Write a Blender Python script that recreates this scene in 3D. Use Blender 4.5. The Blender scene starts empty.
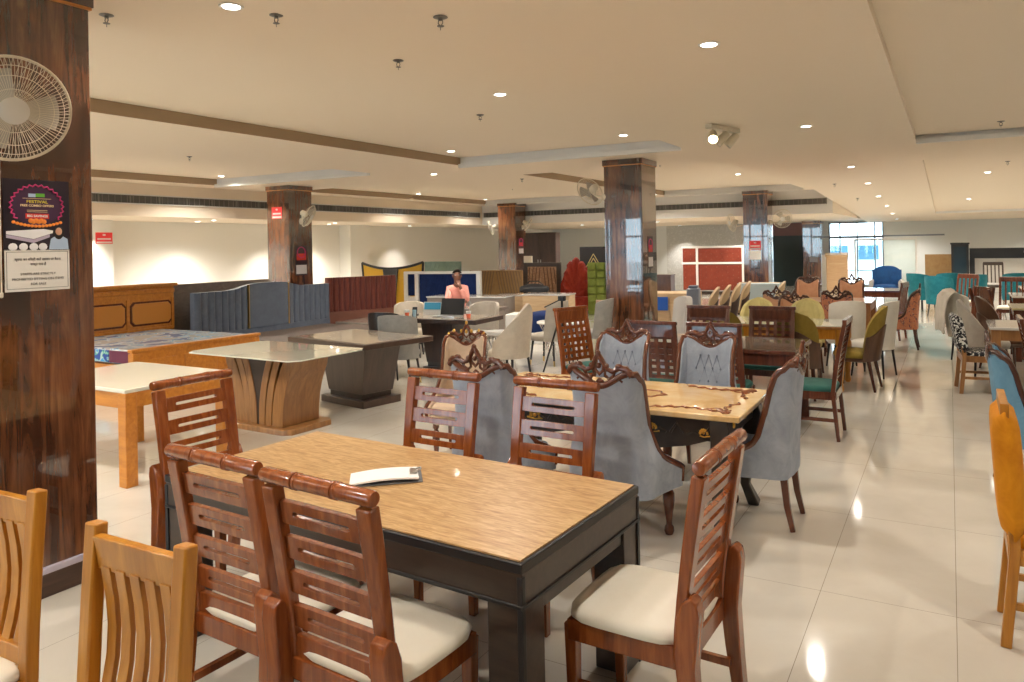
import bpy, bmesh, math, random
from mathutils import Vector, Matrix
random.seed(7)
PI = math.pi
S = bpy.context.scene
COL = S.collection
R = math.radians

# ------------------------------------------------------------------ mesh builder
class MB:
    def __init__(s): s.v = []; s.f = []; s.m = []
    def add(s, vs, fs, mi=0):
        o = len(s.v); s.v += [tuple(v) for v in vs]
        s.f += [tuple(i + o for i in f) for f in fs]; s.m += [mi] * len(fs)
        return s
    def box(s, c, d, rz=0, mi=0, rx=0):
        M = Matrix.Translation(c) @ Matrix.Rotation(rz, 4, 'Z') @ Matrix.Rotation(rx, 4, 'X')
        vs = [M @ Vector((x * d[0] / 2, y * d[1] / 2, z * d[2] / 2)) for x in (-1, 1) for y in (-1, 1) for z in (-1, 1)]
        return s.add(vs, [(0, 1, 3, 2), (4, 6, 7, 5), (0, 4, 5, 1), (2, 3, 7, 6), (0, 2, 6, 4), (1, 5, 7, 3)], mi)
    def box2(s, x0, x1, y0, y1, z0, z1, mi=0):
        return s.box(((x0 + x1) / 2, (y0 + y1) / 2, (z0 + z1) / 2), (abs(x1 - x0), abs(y1 - y0), abs(z1 - z0)), 0, mi)
    def bar(s, p, q, w, h, side=None, mi=0):
        return s.sweep([p, q], w, h, side, mi)
    def sweep(s, pts, w, h, side=None, mi=0, ws=None):
        # rectangular section: w along 'side', h along the third axis
        pts = [Vector(p) for p in pts]; n = len(pts); vs = []
        for i, p in enumerate(pts):
            t = (pts[min(i + 1, n - 1)] - pts[max(i - 1, 0)]).normalized()
            sd = Vector(side) if side else (Vector((1, 0, 0)) if abs(t.x) < .9 else Vector((0, 1, 0)))
            sd = (sd - t * sd.dot(t)).normalized(); u = t.cross(sd).normalized()
            k = ws[i] if ws else 1
            for a, b in ((-1, -1), (1, -1), (1, 1), (-1, 1)): vs.append(p + sd * a * w / 2 * k + u * b * h / 2 * k)
        fs = [(3, 2, 1, 0), tuple(4 * (n - 1) + j for j in range(4))]
        for i in range(n - 1):
            for j in range(4): fs.append((4 * i + j, 4 * i + (j + 1) % 4, 4 * i + 4 + (j + 1) % 4, 4 * i + 4 + j))
        return s.add(vs, fs, mi)
    def tube(s, pts, r, n=8, closed=False, mi=0):
        pts = [Vector(p) for p in pts]; k = len(pts)
        rs = r if isinstance(r, (list, tuple)) else [r] * k
        vs = []; up = None
        for i, p in enumerate(pts):
            if closed: t = pts[(i + 1) % k] - pts[i - 1]
            else: t = pts[min(i + 1, k - 1)] - pts[max(i - 1, 0)]
            t.normalize()
            if up is None: up = Vector((0, 0, 1)) if abs(t.z) < .9 else Vector((1, 0, 0))
            up = (up - t * up.dot(t)); up.normalize(); b = t.cross(up)
            for j in range(n):
                a = 2 * PI * j / n; vs.append(p + (up * math.cos(a) + b * math.sin(a)) * rs[i])
        fs = []
        for i in range(k if closed else k - 1):
            i2 = (i + 1) % k
            for j in range(n): fs.append((i * n + j, i * n + (j + 1) % n, i2 * n + (j + 1) % n, i2 * n + j))
        if not closed: fs += [tuple(range(n - 1, -1, -1)), tuple((k - 1) * n + j for j in range(n))]
        return s.add(vs, fs, mi)
    def lathe(s, prof, c=(0, 0, 0), n=16, axis='z', mi=0):
        vs = []; k = len(prof)
        for r, h in prof:
            for j in range(n):
                a = 2 * PI * j / n; x, y = r * math.cos(a), r * math.sin(a)
                p = (x, y, h) if axis == 'z' else ((h, x, y) if axis == 'x' else (x, h, y))
                vs.append((p[0] + c[0], p[1] + c[1], p[2] + c[2]))
        fs = [(i * n + j, i * n + (j + 1) % n, (i + 1) * n + (j + 1) % n, (i + 1) * n + j) for i in range(k - 1) for j in range(n)]
        fs += [tuple(range(n - 1, -1, -1)), tuple((k - 1) * n + j for j in range(n))]
        return s.add(vs, fs, mi)
    def prism(s, poly, axis, a, b, mi=0):
        f = {'x': lambda p, t: (t, p[0], p[1]), 'y': lambda p, t: (p[0], t, p[1]), 'z': lambda p, t: (p[0], p[1], t)}[axis]
        n = len(poly); vs = [f(p, a) for p in poly] + [f(p, b) for p in poly]
        fs = [tuple(range(n)), tuple(range(2 * n - 1, n - 1, -1))] + [(i, n + i, n + (i + 1) % n, (i + 1) % n) for i in range(n)]
        return s.add(vs, fs, mi)
    def sheet(s, A, B, mi=0, mi2=None):
        # two grids of points (rows x cols) closed along their borders into one solid
        r = len(A); c = len(A[0]); vs = [p for row in A for p in row] + [p for row in B for p in row]; o = r * c
        fA = []; fB = []
        for i in range(r - 1):
            for j in range(c - 1):
                q = (i * c + j, i * c + j + 1, (i + 1) * c + j + 1, (i + 1) * c + j); fA.append(q); fB.append(tuple(x + o for x in reversed(q)))
        bd = [(i * c, (i + 1) * c) for i in range(r - 1)] + [((i + 1) * c + c - 1, i * c + c - 1) for i in range(r - 1)]
        bd += [(j + 1, j) for j in range(c - 1)] + [((r - 1) * c + j, (r - 1) * c + j + 1) for j in range(c - 1)]
        fb = [(a, b, b + o, a + o) for a, b in bd]
        s.add(vs, fA + fb + fB, mi)
        if mi2 is not None:
            for i in range(len(fB)): s.m[-1 - i] = mi2
        return s
    def cushion(s, cx, cy, z0, z1, sx, sy, n=24, e=4.0, dome=.25, mi=0, taper=1.0):
        h = z1 - z0; prof = [(0, .93), (.15, .985), (.4, 1), (.65, .99), (.85, .95), (.95, .86), (1, .7), (1 + dome * .5, .4), (1 + dome * .62, .12)]
        vs = []
        for t, k in prof:
            for j in range(n):
                a = 2 * PI * j / n; ca, sa = math.cos(a), math.sin(a)
                rr = (abs(ca) ** e + abs(sa) ** e) ** (-1 / e)
                y = sa * rr * sy / 2 * k; x = ca * rr * sx / 2 * k * (taper + (1 - taper) * (y / sy + .5))
                vs.append((cx + x, cy + y, z0 + h * t))
        k = len(prof)
        fs = [(i * n + j, i * n + (j + 1) % n, (i + 1) * n + (j + 1) % n, (i + 1) * n + j) for i in range(k - 1) for j in range(n)]
        fs += [tuple(range(n - 1, -1, -1)), tuple((k - 1) * n + j for j in range(n))]
        return s.add(vs, fs, mi)
    def ball(s, c, r, n=10, m=7, sc=(1, 1, 1), mi=0):
        vs = [(c[0], c[1], c[2] - r * sc[2])]
        for i in range(1, m):
            a = -PI / 2 + PI * i / m
            for j in range(n):
                b = 2 * PI * j / n
                vs.append((c[0] + r * sc[0] * math.cos(a) * math.cos(b), c[1] + r * sc[1] * math.cos(a) * math.sin(b), c[2] + r * sc[2] * math.sin(a)))
        vs.append((c[0], c[1], c[2] + r * sc[2])); L = len(vs) - 1
        fs = [(0, 1 + (j + 1) % n, 1 + j) for j in range(n)] + [(L, 1 + (m - 2) * n + j, 1 + (m - 2) * n + (j + 1) % n) for j in range(n)]
        for i in range(m - 2):
            for j in range(n): fs.append((1 + i * n + j, 1 + i * n + (j + 1) % n, 1 + (i + 1) * n + (j + 1) % n, 1 + (i + 1) * n + j))
        return s.add(vs, fs, mi)
    def move(s, M):
        s.v = [tuple(M @ Vector(v)) for v in s.v]; return s
    def build(s, name, mat, parent=None, bevel=0, loc=None, rz=0, ang=40):
        me = bpy.data.meshes.new(name)
        me.from_pydata(s.v, [], s.f)
        mats = mat if isinstance(mat, (list, tuple)) else [mat]
        for m in mats: me.materials.append(m)
        for p, i in zip(me.polygons, s.m): p.material_index = min(i, len(mats) - 1)
        bm = bmesh.new(); bm.from_mesh(me); bmesh.ops.recalc_face_normals(bm, faces=bm.faces); bm.to_mesh(me); bm.free()
        for p in me.polygons: p.use_smooth = True
        me.set_sharp_from_angle(angle=R(ang))
        o = bpy.data.objects.new(name, me); COL.objects.link(o)
        if parent: o.parent = parent
        if loc: o.location = loc
        if rz: o.rotation_euler.z = rz
        if bevel:
            b = o.modifiers.new('bevel', 'BEVEL'); b.width = bevel; b.segments = 2; b.limit_method = 'ANGLE'; b.angle_limit = R(45)
        return o

def tag(o, label, cat, group=None, kind=None):
    if label: o['label'] = label
    if cat: o['category'] = cat
    if group: o['group'] = group
    if kind: o['kind'] = kind
    return o
def thing(name, label, cat, x, y, rz=0, z=0, group=None):
    o = bpy.data.objects.new(name, None); COL.objects.link(o); o.empty_display_size = .1
    o.location = (x, y, z); o.rotation_euler = (0, 0, rz)
    return tag(o, label, cat, group)
def struct(mb, name, mat, bevel=0):
    o = mb.build(name, mat, None, bevel); o['kind'] = 'structure'; return o
def dup(root, x, y, rz=None, label=None, group=None, z=None):
    r = root.copy(); COL.objects.link(r); r.location = (x, y, root.location.z if z is None else z)
    if rz is not None: r.rotation_euler = (0, 0, rz)
    if label: r['label'] = label
    if group: r['group'] = group
    for ch in list(root.children):
        k = ch.copy(); COL.objects.link(k); k.parent = r
        for g in list(ch.children):
            d = g.copy(); COL.objects.link(d); d.parent = k
    return r
def text(body, size, mat, parent, loc, rot, name='lettering', align='CENTER', ext=.0004, sx=1.0, bold=0.0):
    c = bpy.data.curves.new(name, 'FONT'); c.body = body; c.size = size; c.align_x = align; c.align_y = 'CENTER'
    c.extrude = ext; c.offset = bold
    o = bpy.data.objects.new(name, c); COL.objects.link(o); o.parent = parent; o.location = loc; o.rotation_euler = rot; o.scale.x = sx
    c.materials.append(mat)
    bpy.context.view_layer.update()
    me = bpy.data.meshes.new_from_object(o.evaluated_get(bpy.context.evaluated_depsgraph_get()))
    k = bpy.data.objects.new(name, me); COL.objects.link(k); k.parent = parent; k.location = loc; k.rotation_euler = rot; k.scale.x = sx
    bpy.data.objects.remove(o)
    return k

# ------------------------------------------------------------------ materials
def M(name, col, rough=.5, metal=0, coat=0, spec=.5, sheen=0, emit=None, es=1, trans=0):
    m = bpy.data.materials.new(name); m.use_nodes = True; b = m.node_tree.nodes['Principled BSDF']
    b.inputs['Base Color'].default_value = (*col, 1); b.inputs['Roughness'].default_value = rough
    b.inputs['Metallic'].default_value = metal; b.inputs['Coat Weight'].default_value = coat; b.inputs['Coat Roughness'].default_value = .06
    b.inputs['Specular IOR Level'].default_value = spec; b.inputs['Sheen Weight'].default_value = sheen
    b.inputs['Transmission Weight'].default_value = trans
    if emit: b.inputs['Emission Color'].default_value = (*emit, 1); b.inputs['Emission Strength'].default_value = es
    return m
def nd(m, t, **k):
    n = m.node_tree.nodes.new(t)
    for a, v in k.items():
        if a in n.inputs: n.inputs[a].default_value = v
        else: setattr(n, a, v)
    return n
def ramp(m, stops):
    n = nd(m, 'ShaderNodeValToRGB'); e = n.color_ramp.elements
    while len(e) < len(stops): e.new(.5)
    for i, (p, c) in enumerate(stops): e[i].position = p; e[i].color = (*c, 1)
    return n
def lk(m, a, b): m.node_tree.links.new(a, b)
def bsdf(m): return m.node_tree.nodes['Principled BSDF']
def coords(m, scale=(1, 1, 1), rot=(0, 0, 0), world=False):
    mp = nd(m, 'ShaderNodeMapping'); mp.inputs['Scale'].default_value = scale; mp.inputs['Rotation'].default_value = rot
    if world: lk(m, nd(m, 'ShaderNodeNewGeometry').outputs['Position'], mp.inputs['Vector'])
    else: lk(m, nd(m, 'ShaderNodeTexCoord').outputs['Object'], mp.inputs['Vector'])
    return mp.outputs['Vector']
def grain(name, c1, c2, scale=(30, 30, 2.5), rough=.3, coat=.3, detail=6, lo=.3, hi=.7, mid=None, world=False, bump=.0, dist=.6):
    m = M(name, c1, rough, coat=coat); v = coords(m, scale, world=world)
    n = nd(m, 'ShaderNodeTexNoise', Scale=1.0, Detail=detail, Roughness=.6, Distortion=dist); lk(m, v, n.inputs['Vector'])
    r = ramp(m, [(lo, c1), (hi, c2)] if mid is None else [(lo, c1), ((lo + hi) / 2, mid), (hi, c2)])
    lk(m, n.outputs['Fac'], r.inputs['Fac']); lk(m, r.outputs['Color'], bsdf(m).inputs['Base Color'])
    if bump:
        b = nd(m, 'ShaderNodeBump', Strength=bump, Distance=.002); lk(m, n.outputs['Fac'], b.inputs['Height']); lk(m, b.outputs['Normal'], bsdf(m).inputs['Normal'])
    return m
def cloth(name, c1, c2, scale=9, rough=.85, sheen=.04, bump=.25, fine=260):
    m = M(name, c1, rough, sheen=sheen, spec=.25); v = coords(m)
    n = nd(m, 'ShaderNodeTexNoise', Scale=scale, Detail=5.0, Roughness=.65, Distortion=.8); lk(m, v, n.inputs['Vector'])
    r = ramp(m, [(.3, c1), (.7, c2)]); lk(m, n.outputs['Fac'], r.inputs['Fac']); lk(m, r.outputs['Color'], bsdf(m).inputs['Base Color'])
    f = nd(m, 'ShaderNodeTexNoise', Scale=fine, Detail=2.0); lk(m, v, f.inputs['Vector'])
    b = nd(m, 'ShaderNodeBump', Strength=bump, Distance=.003); lk(m, f.outputs['Fac'], b.inputs['Height']); lk(m, b.outputs['Normal'], bsdf(m).inputs['Normal'])
    return m
def spots(name, base, cols, scale=16, rough=.8, th=.5):
    m = M(name, base, rough, sheen=.03, spec=.3); v = coords(m)
    n = nd(m, 'ShaderNodeTexNoise', Scale=scale, Detail=1.5, Distortion=1.2); lk(m, v, n.inputs['Vector'])
    r = ramp(m, [(0, base), (th, base)] + [(th + .03 + .05 * i, c) for i, c in enumerate(cols)])
    lk(m, n.outputs['Fac'], r.inputs['Fac']); lk(m, r.outputs['Color'], bsdf(m).inputs['Base Color'])
    return m

red_wood = grain('red_sheesham_wood', (.16, .036, .008), (.32, .092, .021), (34, 34, 3), .22, .35, mid=(.24, .06, .013))
teak = grain('golden_teak', (.36, .13, .010), (.55, .24, .03), (26, 26, 2.4), .32, .2, mid=(.45, .18, .016))
teak_orange = grain('orange_teak', (.43, .14, .010), (.60, .23, .025), (3, 22, 22), .34, .35)
honey = grain('honey_wood', (.22, .095, .03), (.36, .17, .055), (20, 20, 2.5), .3, .35)
espresso = grain('espresso_wood', (.022, .011, .009), (.055, .026, .018), (20, 20, 3), .42, .1)
dark_red = grain('dark_mahogany', (.07, .018, .010), (.15, .042, .02), (26, 26, 3), .22, .5)
carved = M('carved_polished_wood', (.115, .032, .014), .18, coat=.6)
carved_dk = M('carved_walnut', (.06, .02, .012), .25, coat=.5)
black_wood = grain('black_table_lacquer', (.022, .013, .009), (.046, .028, .019), (3, 30, 30), .36, .12)
brown_side = grain('brown_shell', (.06, .022, .010), (.11, .045, .020), (20, 20, 3), .35, .3)
tan_top = grain('tan_travertine_top', (.30, .15, .05), (.66, .45, .23), (7, 46, 40), .33, .2, detail=10, lo=.30, hi=.70, mid=(.50, .30, .125), dist=1.6)
cream = cloth('cream_leatherette', (.78, .72, .60), (.83, .78, .67), 4, .5, .1, .06)
grey_velvet = cloth('blue_grey_velvet', (.27, .305, .37), (.40, .44, .51), 7)
blush = cloth('blush_velvet', (.50, .37, .26), (.60, .46, .34), 7)
olive = cloth('olive_fabric', (.32, .25, .07), (.43, .35, .12), 8)
olive_lt = cloth('pale_olive_fabric', (.40, .33, .12), (.52, .44, .19), 8)
ochre = cloth('ochre_fabric', (.23, .16, .025), (.31, .22, .045), 8)
yellow = cloth('mustard_velvet', (.58, .20, .005), (.72, .29, .012), 9)
teal_seat = cloth('teal_seat_fabric', (.02, .10, .085), (.04, .15, .125), 8)
blue_seat = cloth('deep_teal_seat', (.008, .10, .14), (.015, .15, .20), 8)
sky_cloth = cloth('sky_blue_upholstery', (.11, .25, .38), (.16, .32, .46), 8)
tub_teal = cloth('turquoise_velvet', (.006, .115, .15), (.018, .175, .215), 14)
white_cloth = cloth('white_slipcover', (.68, .64, .56), (.78, .74, .66), 6)
beige = cloth('beige_fabric', (.47, .41, .33), (.58, .51, .42), 6)
grey_cl = cloth('grey_fabric', (.26, .255, .24), (.35, .34, .32), 6)
greige = cloth('greige_fabric', (.38, .34, .29), (.47, .43, .37), 6)
navy = cloth('navy_velvet', (.004, .014, .07), (.008, .026, .115), 6)
royal = cloth('royal_blue_velvet', (.003, .03, .10), (.006, .05, .16), 6)
slate = cloth('slate_blue_leather', (.085, .108, .15), (.125, .15, .20), 4, .45, .1, .08)
maroon_fab = cloth('maroon_leather', (.10, .024, .016), (.15, .038, .026), 4, .4, .1, .05)
rust = cloth('rust_leather', (.17, .03, .016), (.23, .045, .024), 5, .4, .1, .05)
red_velvet = cloth('red_velvet', (.22, .018, .011), (.33, .04, .022), 6)
green_velvet = cloth('moss_green_velvet', (.15, .20, .035), (.24, .30, .07), 7)
tan_leather = cloth('tan_leather', (.29, .17, .07), (.37, .23, .10), 5, .45, .1, .06)
plum = cloth('plum_fabric', (.10, .012, .05), (.15, .02, .07), 6)
sage = cloth('sage_leather', (.10, .16, .14), (.15, .22, .19), 5, .45, .1, .05)
floral = spots('floral_pink_upholstery', (.58, .24, .13), [(.36, .05, .04), (.66, .40, .25), (.10, .03, .06)], 22, th=.52)
peach = cloth('peach_velvet', (.46, .23, .125), (.56, .31, .18), 7)
bw = spots('black_white_pattern', (.012, .012, .016), [(.55, .55, .52), (.7, .7, .66)], 26, th=.53)
gold = M('gold_paint', (.80, .47, .10), .28, 1)
dark_steel = M('dark_steel', (.22, .21, .2), .35, 1)
brass = M('brushed_brass', (.62, .43, .17), .3, 1)
steel = M('brushed_steel', (.6, .6, .6), .3, 1)
chrome = M('chrome', (.75, .75, .77), .12, 1)
black_metal = M('black_metal', (.012, .012, .013), .4, .3)
black_plastic = M('black_plastic', (.012, .012, .014), .4)
white_plastic = M('cream_plastic', (.74, .68, .55), .4)
paper = M('white_paper', (.85, .85, .84), .7)
grey_card = M('grey_card', (.15, .15, .16), .7)
white_paint = M('white_paint', (.80, .79, .76), .45)
marble_lt = M('frosted_cream_glass', (.72, .69, .58), .09, coat=.4)
pale_glass = M('pale_green_glass_top', (.62, .64, .55), .05, coat=.6)
taupe_top = grain('taupe_stone_top', (.36, .30, .25), (.50, .43, .36), (5, 26, 20), .14, .5)
box_card = grain('cardboard', (.44, .28, .15), (.52, .35, .20), (4, 4, 30), .8, 0)
ply = grain('plywood', (.46, .31, .17), (.58, .42, .25), (3, 3, 22), .6, .05)
skin_m = M('skin', (.20, .085, .05), .5)
hair_m = M('black_hair', (.012, .009, .008), .5)
salmon = cloth('salmon_shirt', (.74, .30, .25), (.80, .36, .30), 8)
navy_trouser = M('dark_trousers', (.02, .022, .035), .8)
red_sign = M('red_sign', (.66, .03, .035), .4)
ink = M('black_ink', (.02, .02, .025), .6)
teal_dark = M('dark_green_shutter', (.008, .028, .032), .45)

# floor: polished cream vitrified tiles 0.6 x 1.2 m
def floor_mat():
    m = M('polished_cream_tile', (.7, .66, .58), .075, coat=.25)
    g = nd(m, 'ShaderNodeNewGeometry'); sp = nd(m, 'ShaderNodeSeparateXYZ'); lk(m, g.outputs['Position'], sp.inputs[0])
    def line(sock, off, size, w):
        a = nd(m, 'ShaderNodeMath', operation='ADD'); a.inputs[1].default_value = off; lk(m, sock, a.inputs[0])
        b = nd(m, 'ShaderNodeMath', operation='PINGPONG'); b.inputs[1].default_value = size / 2; lk(m, a.outputs[0], b.inputs[0])
        c = nd(m, 'ShaderNodeMath', operation='LESS_THAN'); c.inputs[1].default_value = w; lk(m, b.outputs[0], c.inputs[0]); return c.outputs[0]
    mx = nd(m, 'ShaderNodeMath', operation='MAXIMUM')
    lk(m, line(sp.outputs['X'], .601 + 30, .6, .0016), mx.inputs[0]); lk(m, line(sp.outputs['Y'], -4.038 + 36, 1.2, .0016), mx.inputs[1])
    n = nd(m, 'ShaderNodeTexNoise', Scale=1.6, Detail=6.0, Roughness=.6, Distortion=.6); lk(m, g.outputs['Position'], n.inputs['Vector'])
    r = ramp(m, [(.3, (.58, .535, .46)), (.7, (.66, .62, .545))]); lk(m, n.outputs['Fac'], r.inputs['Fac'])
    mix = nd(m, 'ShaderNodeMix', data_type='RGBA'); mix.inputs['B'].default_value = (.30, .26, .20, 1)
    lk(m, mx.outputs[0], mix.inputs['Factor']); lk(m, r.outputs['Color'], mix.inputs['A']); lk(m, mix.outputs['Result'], bsdf(m).inputs['Base Color'])
    return m
floor_m = floor_mat()
ceil_m = M('warm_cream_ceiling_paint', (.94, .825, .675), .8)
wall_m = M('off_white_wall_paint', (.86, .84, .78), .75)
wall_far = M('pale_grey_wall_paint', (.74, .76, .75), .75)
# column laminate: glossy dark wood with streaks
def laminate():
    m = M('glossy_walnut_laminate', (.08, .03, .015), .16, coat=1.0); bsdf(m).inputs['Coat Roughness'].default_value = .015; bsdf(m).inputs['Coat IOR'].default_value = 1.65; v = coords(m, (16, 16, 1.1), world=True)
    n = nd(m, 'ShaderNodeTexNoise', Scale=1.0, Detail=8.0, Roughness=.68, Distortion=1.0); lk(m, v, n.inputs['Vector'])
    v2 = coords(m, (2.2, 2.2, .9), world=True); n2 = nd(m, 'ShaderNodeTexNoise', Scale=1.0, Detail=4.0, Distortion=1.5); lk(m, v2, n2.inputs['Vector'])
    ad = nd(m, 'ShaderNodeMath', operation='MULTIPLY_ADD'); ad.inputs[1].default_value = .55; lk(m, n.outputs['Fac'], ad.inputs[0])
    mu = nd(m, 'ShaderNodeMath', operation='MULTIPLY'); mu.inputs[1].default_value = .45; lk(m, n2.outputs['Fac'], mu.inputs[0]); lk(m, mu.outputs[0], ad.inputs[2])
    r = ramp(m, [(.36, (.016, .006, .0035)), (.46, (.06, .020, .009)), (.55, (.14, .052, .022)), (.66, (.27, .115, .047))])
    lk(m, ad.outputs[0], r.inputs['Fac']); lk(m, r.outputs['Color'], bsdf(m).inputs['Base Color'])
    return m
lam = laminate()
plinth_m = grain('plinth_brown_laminate', (.045, .022, .014), (.085, .045, .03), (4, 4, 40), .35, .2, world=True)
def clear_glass(name='clear_glass', tint=(.93, .97, .96), fac=.1):
    m = bpy.data.materials.new(name); m.use_nodes = True; nt = m.node_tree; nt.nodes.remove(nt.nodes['Principled BSDF'])
    t = nt.nodes.new('ShaderNodeBsdfTransparent'); t.inputs[0].default_value = (*tint, 1)
    gl = nt.nodes.new('ShaderNodeBsdfGlossy'); gl.inputs['Roughness'].default_value = .02
    lw = nt.nodes.new('ShaderNodeFresnel'); lw.inputs['IOR'].default_value = 1.5
    mx = nt.nodes.new('ShaderNodeMixShader'); nt.links.new(lw.outputs[0], mx.inputs[0]); nt.links.new(t.outputs[0], mx.inputs[1]); nt.links.new(gl.outputs[0], mx.inputs[2])
    nt.links.new(mx.outputs[0], nt.nodes['Material Output'].inputs['Surface']); return m
glass = clear_glass()
lamp_m = M('lamp_lens', (1, 1, 1), .4, emit=(1, .93, .82), es=14)
ROLL = -1.084; DL = 95.0; SKY = 9.0; EXPO = 0.2
# ------------------------------------------------------------------ chairs (local: seat faces +Y, origin on the floor)
def lerp(a, b, t): return a + (b - a) * t
def slot_board(w, h, th, frac, sh):
    # a board with one long rounded slot through it (x = length, z = height, y = thickness)
    m = MB(); k = 6; inner = []; hw, r = w * frac / 2, sh / 2
    for i in range(k + 1): a = -PI / 2 + PI * i / k; inner.append((hw + r * math.cos(a), r * math.sin(a)))
    for i in range(k + 1): a = PI / 2 + PI * i / k; inner.append((-hw + r * math.cos(a), r * math.sin(a)))
    n = len(inner); outer = []
    for (x, z) in inner:
        if abs(x) > hw + 1e-6 and abs(z) < r * .9: outer.append((math.copysign(w / 2, x), h / 2 * z / (r * .9) if abs(z) > 1e-9 else 0))
        else: outer.append((math.copysign(w / 2, x), math.copysign(h / 2, z)) if abs(z) >= r * .9 and abs(x) > hw + 1e-6 else (x, math.copysign(h / 2, z)))
    vs = [(x, y, z) for y in (-th / 2, th / 2) for loop in (outer, inner) for x, z in loop]
    fs = []
    for i in range(n):
        j = (i + 1) % n
        fs += [(i, j, n + j, n + i), (2 * n + j, 2 * n + i, 3 * n + i, 3 * n + j), (i, 2 * n + i, 2 * n + j, j), (n + j, 3 * n + j, 3 * n + i, n + i)]
    return m.add(vs, fs)
def slat_chair(label, x, y, rz, group):
    t = thing('slat_back_chair', label, 'chair', x, y, rz, 0, group)
    W = .215
    def by(z): return -.205 - .085 * max(0, (z - .42) / .62) ** 1.25      # backrest curve
    for sx in (-1, 1):
        pts = [(sx * W, by(z) + .0, z) for z in (.40, .50, .60, .70, .80, .90, 1.02)]
        MB().sweep(pts, .048, .036, (1, 0, 0), ws=[1.0, 1.05, 1.1, 1.15, 1.2, 1.25, 1.25]).build('back_post', red_wood, t, .006)
        # rear leg, its shouldered top standing proud behind the post
        prof = [(-.30, 0), (-.262, 0), (-.225, .25), (-.205, .44), (-.215, .56), (-.235, .615), (-.262, .635), (-.285, .62), (-.292, .58), (-.275, .40), (-.285, .2)]
        MB().prism(prof, 'x', sx * W - sx * .022 + sx * .018, sx * W + sx * .062).build('leg', red_wood, t, .006)
        MB().sweep([(sx * .20, .20, 0), (sx * .20, .205, .42)], .045, .045, (1, 0, 0), ws=[.8, 1.05]).build('leg', red_wood, t, .004)
        MB().bar((sx * .20, -.25, .20), (sx * .20, .19, .20), .022, .03).build('stretcher', red_wood, t, .003)
    for z in (.935, .815, .695, .575):
        slot_board((W - .022) * 2, .080, .020, .62, .016).move(Matrix.Translation((0, by(z) + .004, z)) @ Matrix.Rotation(math.atan((by(z - .04) - by(z + .04)) / .08), 4, 'X')).build('back_slat', red_wood, t, .0025)
    MB().box((0, by(.44), .455), (W * 2, .026, .11)).build('lower_rail', red_wood, t, .004)
    L = .252; r = .0255
    prof = [(.004, -L), (.022, -L + .002), (r, -L + .012), (r, -.105), (r + .0025, -.102), (r + .0025, -.094), (r - .002, -.092), (r - .002, -.087), (r + .0025, -.085), (r + .0025, -.077), (r, -.074)]
    prof += [(a, -b) for a, b in reversed(prof)]
    MB().lathe(prof, (0, by(1.05), 1.05), 18, 'x').build('top_rail', red_wood, t, ang=35)
    m = MB()
    m.box((0, .20, .40), (.40, .03, .075)); m.box((0, -.215, .40), (.40, .03, .075))
    for sx in (-1, 1): m.box((sx * .21, -.005, .40), (.03, .44, .075))
    m.build('seat_frame', red_wood, t, .004)
    MB().cushion(0, .005, .432, .485, .485, .46, 32, 5, .3).build('seat_cushion', cream, t)
    return t

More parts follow.
